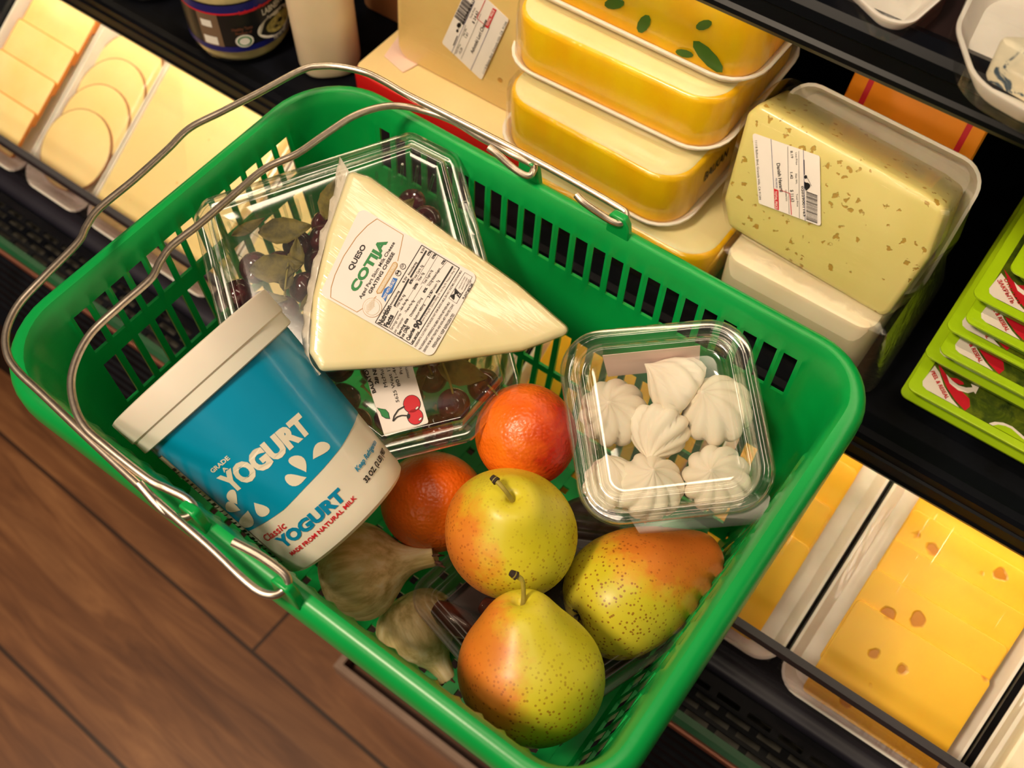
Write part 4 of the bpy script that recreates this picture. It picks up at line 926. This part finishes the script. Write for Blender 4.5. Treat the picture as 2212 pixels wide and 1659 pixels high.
def lori():
    a = at(862, 122, -.079); yf = a.y; m = frame(P(a.x, yf, -.079), Vector((1, 0, 0)), Vector((0, .10, .995)))
    t = thing('cheese_block', 'tall pale yellow cheese block with white price label standing on the red one', 'cheese', m)
    slab_obj('block', rect(-.002, 0, .128, .16), .012, -.075, 0, M['lori'], t, .004)
    film_over(t, rect(-.003, -.001, .129, .161), .012, -.076, .0005)
    q = lambda x_, y_: (700+x_/3.687, y_/3.687); fl = Flat(m, .0012)
    LB = flat_label(fl, [q(940, 340), q(1255, 637), q(1475, 155), q(1160, -140)], t, .002, .0004)
    A = Art(Flat(m, .0018), .00015); T = lambda mm, s, a_, b_, cap, bo=.01, lv=1: A.text(mm, s, q(*a_), q(*b_), cap/3.687, bo, 0, lv)
    T('ink', '11118 Balboa Blvd. Granada Hills, CA. 91344', (1275, 590), (1460, 180), 20, 0); T('ink', 'Ashotski Lori Cheese', (1185, 430), (1302, 165), 28, .02)
    A.poly('inkred', [q(1280, 210), q(1345, 62), q(1375, 78), q(1308, 228)], 1); T('paper', 'TOTAL PRICE', (1305, 212), (1362, 85), 20, .02, 2)
    T('ink', '$ 24.62', (1195, 192), (1232, 95), 22); T('ink', '1.61', (1135, 305), (1150, 270), 20); T('ink', '15.29', (1085, 432), (1105, 388), 18); T('ink', 'Total Price', (1172, 150), (1208, 65), 16, 0); T('ink', 'Net Wt.', (1115, 290), (1140, 230), 16, 0); T('ink', 'Unit Price', (1055, 430), (1090, 355), 16, 0)
    A.line('inkred', q(1285, 0), q(1218, 145), 1.4); A.line('inkred', q(1218, 145), q(1300, 215), 1.2); A.line('inknavy', q(1168, 560), q(1320, 215), .8); A.line('inknavy', q(1015, 420), q(1200, 10), .8); A.line('ink', q(1090, 470), q(1250, 110), .6); A.line('ink', q(1035, 440), q(1130, 200), .6)
    for k in range(17):
        f = k/17; x0, y0 = 1040+f*75, 128-f*160; A.line('ink', q(x0, y0), q(x0+70, y0+62), random.choice((1, 1.6, 2.4)))
    A.line('ink', q(1030, 362), q(1062, 285), 1.6); A.ell('ink', q(1075, 200), 4.5, 5.5, .3); A.ell('ink', q(1062, 245), 2.5, 3.5); A.line('ink', q(1062, 250), q(1100, 150), .8); T('ink', '0202201024623', (1110, 200), (1200, 5), 18, .02)
    A.make(LB)
lori()

# pale block behind, bottle and jars
t = thing('cheese_block', 'pinkish brown cheese block behind the white bottle', 'cheese', Matrix.Translation(P(-.56, .66, -.12)))
slab_obj('block', rect(-.035, -.08, .045, .08), .01, 0, .2, plain('brownish_cheese', (206, 142, 92), .45, .1, 12), t)
bt = plain('milky_plastic', (240, 218, 184), .35, .04, 20, sss=.3)
c = P(-.568, .508, -.12); t = thing('milk_bottle', 'tall milky white bottle beside the black-labelled jar', 'bottle', Matrix.Translation(c))
mk('bottle_body', *lathe([(.002, .0), (.021, .0), (.026, .003), (.0285, .010), (.029, .06), (.029, .15), (.027, .17), (.014, .185), (.013, .20), (.0005, .202)], 40, lambda th, z: 1+.05*cos(4*th)), bt, t)
mk('cap', *lathe([(.0145, .196), (.0150, .197), (.0150, .212), (.0140, .2135), (.0005, .2135)], 32), M['tray'], t)
def jar(label, c, R, h, lab):
    t = thing('glass_jar', label, 'jar', Matrix.Translation(c)); cont = plain('jar_contents', (224, 204, 150), .5, .15, 60); gl = clear('jar_glass', (.97, .98, .95), rough=.03)
    mk('contents', *lathe([(.001, .003), (R*.85, .003), (R*.95, .009), (R*.96, .02), (R*.96, h*.82), (.001, h*.82)], 48), cont, t)
    mk('glass_body', *lathe([(.001, .0), (R*.86, .0), (R*.97, .005), (R, .016), (R, h*.85), (R*.9, h*.93), (R*.88, h*.94)], 48), gl, t)
    mk('screw_lid', *lathe([(R*.93, h*.92), (R*.95, h*.925), (R*.95, h*1.03), (R*.93, h*1.04), (.001, h*1.04)], 48), plain('jar_lid', (228, 220, 200), .35), t)
    if lab:
        th0 = atan2(CAMO.y-c.y, CAMO.x-c.x); blk = plain('black_label', (20, 22, 26), .35); nv = plain('navy_band', (20, 26, 110), .35)
        def zz(z): return zb+(z-zb)*.70
        def band(z0, z1, a0, a1, mat, off=.0006, nm='label'):
            z0, z1 = zz(z0), zz(z1)
            V = []; n = 40
            for i in range(n+1):
                a = th0+a0+(a1-a0)*i/n
                for z in (z0, z1): V.append(((R+off)*cos(a), (R+off)*sin(a), z))
            return mk(nm, V, [(2*i, 2*i+1, 2*i+3, 2*i+2) for i in range(n)], mat, t if mat is blk else main)
        zb = .019; th0 += .30
        main = band(zb, zb+.068, -2.6, 2.6, blk); band(zb-.002, zb+.006, -2.6, 2.6, nv, .0009, 'navy_band'); band(zb+.055, zb+.066, -2.6, 2.6, nv, .0009, 'navy_band'); band(zb+.053, zb+.0555, -2.6, 2.6, M['inkred'], .0011, 'red_stripe')
        band(zb+.006, zb+.053, -1.15, -.72, plain('brown_panel', (120, 96, 76), .5), .0009, 'brown_panel'); band(zb+.008, zb+.020, -1.1, -.82, M['inkwhite'], .0012, 'white_patch'); band(zb+.034, zb+.044, -1.08, -.86, M['inkwhite'], .0012, 'white_patch')
        def txt(s, a, z, size, mat, w):
            V_, F_, nat = text_mesh(s, .02); mk('lettering', [((R+.0016)*cos(th0+a+w*x_), (R+.0016)*sin(th0+a+w*x_), zz(z)+y_*size*.85) for x_, y_ in V_], F_, mat, main, smooth=False)
        txt('LABNEH IN OIL', .12, zb+.041, .007, M['inkwhite'], .85); txt('Pure Labneh', .2, zb+.0325, .004, M['inkwhite'], .4); txt('Healthy Taste', -.5, zb+.030, .0038, M['copper'], .38); txt('Product of', -.45, zb+.024, .0034, M['copper'], .3); txt('Net Wt. 400 g (14 oz)', .25, zb+.0005, .004, M['inkwhite'], .6); txt('Labneh Pure', -.3, zb+.0525, .0045, M['inkred'], .6)
        def disc(a, z, rx, rz_, mat, off):
            mk('printed_plate', [((R+off)*cos(th0+a+rx/R*cos(b)), (R+off)*sin(th0+a+rx/R*cos(b)), zz(z)+rz_*.85*sin(b)) for b in [2*pi*i/28 for i in range(28)]], [tuple(range(28))], mat, main, smooth=False)
        disc(-.32, zb+.014, .0075, .0075, M['inkwhite'], .0014); disc(-.32, zb+.014, .0058, .0058, M['inkgreen'], .0017); disc(-.32, zb+.014, .0044, .0044, M['inkwhite'], .0019)
        disc(.42, zb+.020, .021, .0135, M['inkwhite'], .0013); disc(.47, zb+.020, .015, .009, plain('labneh_balls', (196, 182, 110), .5, .3, 220), .0017); disc(.48, zb+.021, .003, .002, M['ink'], .002)
jar('jar of labneh with black and blue label on the middle shelf', P(-.654, .4885, -.12), .0445, .115, True)
jar('unlabelled jar of pale cream left of the black-labelled one', P(-.776, .497, -.12), .042, .115, False)
jar('pale jar at the far left of the shelf', P(-.885, .53, -.12), .040, .115, False)

# ---- havarti on a tray, leaning on the shelf
def havarti():
    # lower white block
    z1 = -.058; a = at(1566, 545, z1); b = at(1880, 727, z1); yf = (a.y+b.y)/2
    t = thing('cheese_block', 'white cheese block in cloudy film under the large havarti piece', 'cheese', Matrix.Translation(P((a.x+b.x)/2, yf+.05, -.12)))
    hw = (b.x-a.x)/2; slab_obj('block', rect(-hw, -.05, hw, .045), .012, .004, z1+.12, cheese_mat('white_cheese', (240, 222, 186), (246, 232, 204), scale=20), t, .004)
    
    V, Fc = sweep(rect(-hw-.014, -.056, hw+.018, .07), .014, [(.004, .002), (0, .004), (0, .02), (.010, z1+.118), (.016, z1+.1212), (.03, z1+.1214)], n=5); mk('film_wrap', V, Fc, M['film2'], t)
    # leaning piece
    A_ = at(1563, 492, -.056); B_ = at(1914, 694, -.056); yb = (A_.y+B_.y)/2
    lean = Vector((0, .44, .90)).normalized(); o = P(A_.x, yb, -.056); m = frame(o, Vector((1, 0, 0)), lean)
    t = thing('havarti_cheese', 'large pale piece of holey havarti with price label leaning on a white tray', 'cheese', m); fl = Flat(m, 0)
    pts = [(1572, 490), (1910, 690), (2004, 560), (2044, 452), (2000, 418), (1640, 222), (1612, 246), (1562, 430)]
    cor = [tuple(fl.uv(p)) for p in pts]
    hm = cheese_mat('havarti', (218, 204, 122), (230, 216, 144), .008, hscale=150, thr=.30, keepv=.55, coat=.45, hole_col=(176, 134, 36), scale=12)
    V, Fc = sweep(cor, .006, [(.004, -.060), (0, -.055), (0, -.004), (.001, -.0012), (.004, 0)], n=4); mk('block', V, Fc, hm, t, angle=50)
    tc = [(cor[0][0]-.010, -.004), (cor[2][0]+.004, -.004), (cor[3][0]+.010, max(c[1] for c in cor)+.010), (cor[0][0]-.012, max(c[1] for c in cor)+.014)]
    mk('foam_tray', *tray_mesh(tc, .02, -.0675, .016), M['tray'], t)
    V, Fc = sweep(cor, .012, [(-.002, -.066), (-.008, -.058), (-.008, -.050), (-.003, -.004), (.001, .0004), (.006, .001)], n=5); mk('film_wrap', V, Fc, M['film'], t)
    q = lambda x_, y_: (1500+x_/2.962, y_/2.962)
    LB = flat_label(Flat(m, .0014), [q(372, 848), q(803, 998), q(810, 1448), q(413, 1300)], t, .0015, .0004)
    A = Art(Flat(m, .0020), .00012); T = lambda mm, s, a_, b_, cap, bo=.01, lv=1: A.text(mm, s, q(*a_), q(*b_), cap/2.962, bo, 0, lv)
    T('ink', '11118 Balboa Blvd, Granada Hills, CA 91344', (388, 900), (415, 1278), 14, 0); T('ink', 'Danish Havarti', (526, 1045), (548, 1228), 22, .02)
    A.poly('inkred', [q(508, 1205), q(538, 1216), q(541, 1345), q(514, 1335)], 1); T('paper', 'TOTAL PRICE', (514, 1222), (519, 1335), 15, .02, 2)
    T('ink', '8.19', (614, 965), (618, 1012), 16, .01); T('ink', '1.42', (613, 1102), (616, 1145), 16, .03); T('ink', '$ 11.63', (614, 1215), (620, 1292), 20, .01)
    T('ink', 'Unit Price', (645, 975), (650, 1055), 12, 0); T('ink', 'Net Wt.', (645, 1112), (649, 1178), 12, 0); T('ink', 'Total Price', (650, 1240), (656, 1322), 12, 0); T('ink', 'QUANTITY', (580, 1215), (584, 1288), 11, 0); T('inknavy', 'PRE-PRICED', (518, 1140), (522, 1205), 11, 0)
    A.line('inknavy', q(490, 888), q(508, 1205), .9); A.line('inknavy', q(697, 960), q(709, 1412), .9); A.line('ink', q(597, 937), q(606, 1370), .7); A.line('ink', q(668, 965), q(672, 1395), .7); A.line('inkred', q(611, 1235), q(621, 1374), 1.6); A.line('inkred', q(548, 1215), q(611, 1238), 1.2)
    for k in range(24):
        y0 = 1226+k*7.6; A.line('ink', q(716, y0), q(787, y0+26), random.choice((.8, 1.2, 1.8)))
    A.line('ink', q(702, 1022), q(704, 1118), 1.6); A.ell('ink', q(712, 1132), 3.4, 4, .2); A.ell('ink', q(722, 1185), 7, 5.5, .5); A.line('ink', q(714, 1122), q(750, 1190), .8); A.poly('ink', [q(702, 1160), q(722, 1172), q(738, 1200), q(715, 1222), q(703, 1200)]); T('ink', '02029001163', (684, 1190), (698, 1385), 14, .02)
    A.make(LB)
    # orange and red packet behind
    m2 = frame(P(-.085, .615, -.02), Vector((1, 0, 0)), Vector((0, .42, .9))); t = thing('orange_packet', 'orange packet with red band behind the havarti tray', 'cheese packet', m2)
    c2 = rect(-.07, -.095, .030, .075); slab_obj('packet_body', c2, .008, -.012, 0, plain('orange_card', (246, 150, 30), .4, .04), t, .003)
    mk('red_band', *sweep(rect(-.058, -.08, .020, .058), .006, [(0, .0001), (0, .0006), (.004, .0006), (.004, .0001)], False, False), M['inkred'], t, smooth=False)
    mk('round_mark', [(.002+.010*cos(b), .047+.005*sin(b), .0009) for b in [2*pi*i/24 for i in range(24)]], [tuple(range(24))], M['inknavy'], t, smooth=False)
havarti()

# ---- green packets
def green_packs():
    lime = NT('lime_card'); v = lime.coord(); lime.col(lime.ramp(lime.noise(v, 10, 2), [(.3, (150, 190, 10)), (.7, (176, 206, 24))])); lime.set(Roughness=.3, Coat_Weight=.4)
    pic = NT('dark_green_picture'); v = pic.coord(); pic.col(pic.ramp(pic.noise(v, 45, 6, .7, 1.5), [(.3, (20, 34, 14)), (.5, (62, 78, 18)), (.66, (96, 108, 20)), (.8, (40, 60, 14))])); pic.set(Roughness=.3, Coat_Weight=.5)
    wh = plain('packet_white', (226, 214, 204), .4, .02); rd = plain('packet_red', (190, 24, 42), .35, .03)
    def gp(zb, px, label, cyr=False, W=.20, D=.26, dx=0, rot=0):
        h = .0125; c = at(px[0], px[1], zb+h); c.z = P(0, 0, zb).z; m = Matrix.Translation(c) @ Matrix.Rotation(radians(rot), 4, 'Z'); t = thing('cheese_slice_packet', label, 'cheese packet', m, 'lime green cheese slice packets')
        cor = rect(0, 0, W, D); r = [.010, .01, .01, .01]
        card = mk('packet_card', *slab(cor, .006, .0108, h, .0004), lime.m, t); mk('tray_body', *sweep(rect(.004, .004, W-.004, D-.004), .01, [(.006, 0), (.003, .001), (0, .0106), (0, .0112)], True, True), plain('tinted_tray', (120, 150, 40), .3), t)
        z = h+.0002
        def poly(nm, P2, mat, lv, pa=None): 
            n = len(P2); k_ = 1 if nm == 'picture_print' else .70
            mk(nm, [(x*k_, y*k_, z+lv*.00012) for x, y in P2], [tuple(range(n))], mat, pa or card, smooth=False); return bpy.context.scene.collection.objects[-1]
        poly('picture_print', inset(rect(.0078, .0060, W-.008, D-.010), .008, 0, 5), pic.m, 0)
        cw = [(.0125, .040), (.0105, .016), (.013, .011), (.018, .0090), (.052, .0088), (.042, .014), (.030, .023), (.020, .035)]; poly('white_corner', cw[::-1], wh, 1)
        sw = [(.0125, .046), (.022, .034), (.034, .022), (.046, .014), (.058, .0088), (.060, .016), (.056, .024), (.048, .027), (.036, .031), (.024, .038)]; poly('red_swoosh', sw[::-1], rd, 2)
        arw = [(.026, .037), (.033, .029), (.043, .0265), (.052, .029), (.056, .034), (.0585, .0325), (.0580, .042), (.050, .041), (.053, .038), (.048, .034), (.041, .032), (.034, .0335)]; poly('white_arrow', arw, wh, 3)
        bul = [(.03, .035), (.036, .033), (.042, .0335), (.045, .036), (.043, .038), (.036, .0385)]; poly('red_tab', bul, rd, 4)
        wv = [(.082, .0088), (.086, .014), (.093, .018), (.102, .019), (.112, .016), (.124, .012), (.140, .0088)]; poly('white_wave', wv[::-1], wh, 3); wv2 = [(.086, .0085), (.090, .013), (.096, .0155), (.102, .016), (.110, .0135), (.120, .0105), (.130, .0085)]; poly('lime_wave', wv2[::-1], lime.m, 4)
        wv = [(.14, .035), (.146, .032), (.175, .060), (.175, .095), (.15, .08)]; poly('white_wave', wv, wh, 3)
        L = []
        def tx(s, a, b, hh):
            V_, F_, nat = text_mesh(s, .02); d = Vector(b)-Vector(a); n_ = Vector((-d.y, d.x)).normalized(); a = Vector(a)*.70; d = d*.70; hh *= .72; L.append(([tuple(a+d*x_+n_*(y_*hh))+(z+.0009,) for x_, y_ in V_], F_))
        if cyr: tx('ОТКРЫТЬ', (.017, .0335), (.040, .0135), .0042); tx('ЗАКРЫТЬ', (.0125, .0285), (.034, .0105), .0042)
        else: tx('PEEL & RESEAL', (.0120, .0300), (.0375, .0093), .0042)
        mk('lettering', *join(*L), rd, card, smooth=False)
    gp(-.120, (1941, 850), 'bottom lime green cheese packet of the stack at the right edge')
    gp(-.107, (1956, 836), 'second lime green packet from the bottom, PEEL & RESEAL corner fully in view')
    gp(-.094, (1994, 764), 'third lime green packet from the bottom of the stack')
    gp(-.081, (2026, 757), 'fourth lime green packet from the bottom of the stack')
    gp(-.068, (2041, 706), 'fifth lime green packet from the bottom of the stack')
    gp(-.055, (2081, 690), 'sixth lime green packet from the bottom of the stack')
    gp(-.042, (2098, 636), 'lime green packet with Cyrillic corner lettering, second from the top', True)
    gp(-.029, (2178, 582), 'topmost lime green cheese packet of the stack')
green_packs()

# ------------------------------------------------------------------ sloping deck packs
DM = frame(P(0, DO.y, DO.z), Vector((1, 0, 0)), DS); DI = DM.inverted()
M['orange_ch'] = cheese_mat('orange_cheddar', (250, 216, 140), (252, 226, 160), scale=30)
M['prov'] = cheese_mat('provolone', (246, 212, 142), (250, 222, 160), scale=20)
M['rindo'] = plain('orange_rind', (226, 140, 50), .5)
M['rindb'] = plain('brown_rind', (168, 120, 84), .5)
M['swiss'] = cheese_mat('swiss_yellow', (238, 178, 34), (246, 196, 60), .010, hscale=40, thr=.24, keepv=.15, coat=.0, hole_col=(186, 112, 14), scale=12)
M['amber'] = cheese_mat('amber_cheese', (240, 176, 30), (246, 194, 54), scale=12, coat=0)
M['white_ch'] = cheese_mat('white_curd', (240, 226, 186), (248, 238, 212), scale=18)
def deck_pack(label, u0, u1, v0, v1, items, tray_h=.014, rot=0):
    m = DM @ Matrix.Translation(((u0+u1)/2, v0, 0)) @ Matrix.Rotation(rot, 4, 'Z'); t = thing('cheese_tray', label, 'cheese tray', m, 'film-wrapped cheese trays on the sloping deck'); hw = (u1-u0)/2; L = v1-v0
    mk('foam_tray', *tray_mesh(rect(-hw, 0, hw, L), .02, .0002, tray_h), M['tray'], t); zt = .004
    for kind, args in items:
        zt = max(zt, kind(t, hw, L, *args))
    film_over(t, rect(-hw-.001, -.001, hw+.001, L+.001), .02, .001, max(zt, tray_h)+.0012, fm='filmd'); return t
def slices(t, hw, L, n, sw, sd, step, mat, rind, rr, x=0, v=.02, th=.0045):
    for i in range(n):               # the one nearest the customer lies on top
        vv = v+(n-1-i)*step; z = .0035+i*th*.8
        m = Matrix.Translation((x+random.uniform(-.001, .001), vv, z)) @ Matrix.Rotation(.0, 4, 'X')
        CS = mk('cheese_slice', *xf(slab(rect(-sw/2, 0, sw/2, sd), rr, 0, th, .0008, 8), m), M[mat], t)
        if rind: mk('slice_rind', *xf(sweep(rect(-sw/2-.0008, -.0008, sw/2+.0008, sd+.0008), rr+.0006, [(0, .0004), (0, th-.0004), (.0014, th-.0004), (.0014, .0004), (0, .0004)], False, False, 8), m), M[rind], CS)
    return .0035+n*th*.8+th
def du(px, py): q = DI @ hit(px, py, DM @ Vector((0, 0, .012)), DM.to_3x3() @ Vector((0, 0, 1))); return q.x, q.y
random.seed(3)
XA = du(73, 340)[0]; XB = du(208, 425)[0]; XE = du(1715, 1385)[0]; XF = du(2180, 1500)[0]
wA = XB-XA
deck_pack('tray of orange-edged rectangular cheese slices, leftmost on the sloping deck', XA-.115, XA-.001, -.002, .205, [(slices, (5, .085, .05, .037, 'orange_ch', 'rindo', .003, -.0, .014))])
deck_pack('tray of round brown-edged cheese slices on the sloping deck', XA, XB-.001, -.002, .205, [(slices, (4, .082, .082, .030, 'prov', 'rindb', .041, .002, .014))])
def blk(t, hw, L, mat, h, pad=.012): mk('cheese_block', *slab(rect(-hw+pad, .012, hw-pad, L-.014), .008, .003, h, .003), M[mat], t); return h
M['pblock'] = cheese_mat('pale_yellow_block', (248, 220, 148), (252, 228, 166), .002, hscale=80, thr=.10, hole_col=(226, 182, 90), scale=10)
deck_pack('tray with one broad pale yellow cheese block left of the basket', XB, XB+.175, -.002, .205, [(blk, ('pblock', .026))])
deck_pack('tray with a pale yellow cheese block half hidden behind the basket', XB+.177, XB+.330, -.002, .205, [(blk, ('pblock', .024))])
x = XB+.335
deck_pack('tray of cream cheese slabs hidden behind the basket slots', x, x+.13, .006, .205, [(slices, (4, .1, .07, .035, 'prov', None, .004, 0, .014))])
deck_pack('tray of amber cheese seen through the basket grid', x+.135, XE-.128, .006, .205, [(blk, ('amber', .024))]) if XE-.128-(x+.135) > .05 else None
deck_pack('tray of amber cheese slices just right of the basket', XE-.122, XE-.003, .004, .205, [(slices, (4, .088, .085, .034, 'amber', None, .006, -.006, .010, .004))])
deck_pack('tray of big shingled holey yellow cheese slices', XE+.001, XF-.004, -.002, .215, [(slices, (6, .104, .080, .026, 'swiss', None, .004, .004, .008, .0045))])
deck_pack('tray of white cheese chunks at the lower right corner', XF+.004, XF+.14, .0, .205, [(blk, ('white_ch', .030))])

# ------------------------------------------------------------------ upper shelf plates
def plate(label, pts, z=.168, blue=False):
    fl = Flat(Matrix.Translation(P(0, 0, z+.012))); cor = [tuple(fl.uv(p)) for p in pts]; ar = sum(cor[i-1][0]*cor[i][1]-cor[i][0]*cor[i-1][1] for i in range(len(cor)))
    if ar < 0: cor.reverse()
    cx = sum(c[0] for c in cor)/len(cor); cy = sum(c[1] for c in cor)/len(cor); t = thing('cheese_tray', label, 'cheese tray', Matrix.Translation(P(cx, cy, z)), 'white trays on the top shelf')
    cor = [(a-cx, b-cy) for a, b in cor]; mk('foam_tray', *tray_mesh(cor, .03, 0, .012), M['tray'], t)
    if blue:
        bm_ = NT('blue_cheese'); v = bm_.coord(); bm_.col(bm_.ramp(bm_.noise(v, 85, 4, .6, 1.0), [(.38, (238, 228, 200)), (.56, (228, 222, 196)), (.62, (70, 92, 110)), (.72, (60, 80, 96))])); bm_.set(Roughness=.6); bm_.bump(bm_.noise(v, 140), .6)
        V, Fc = slab([(-.012, -.030), (.075, -.045), (.075, .03)], .004, .003, .026, .003); mk('cheese_wedge', jitter(V, .0012, 90), Fc, bm_.m, t)
    film_over(t, cor, .03, .001, .028 if blue else .0155)
plate('empty-looking white tray on the top shelf, left of the blue cheese', [(1790, -60), (1900, 45), (1965, 60), (2040, -5), (2090, -130), (1900, -160)])
plate('white tray with a wedge of blue cheese at the top right corner', [(2060, 60), (2100, 180), (2330, 310), (2420, 60), (2260, -70), (2120, -60)], blue=True)
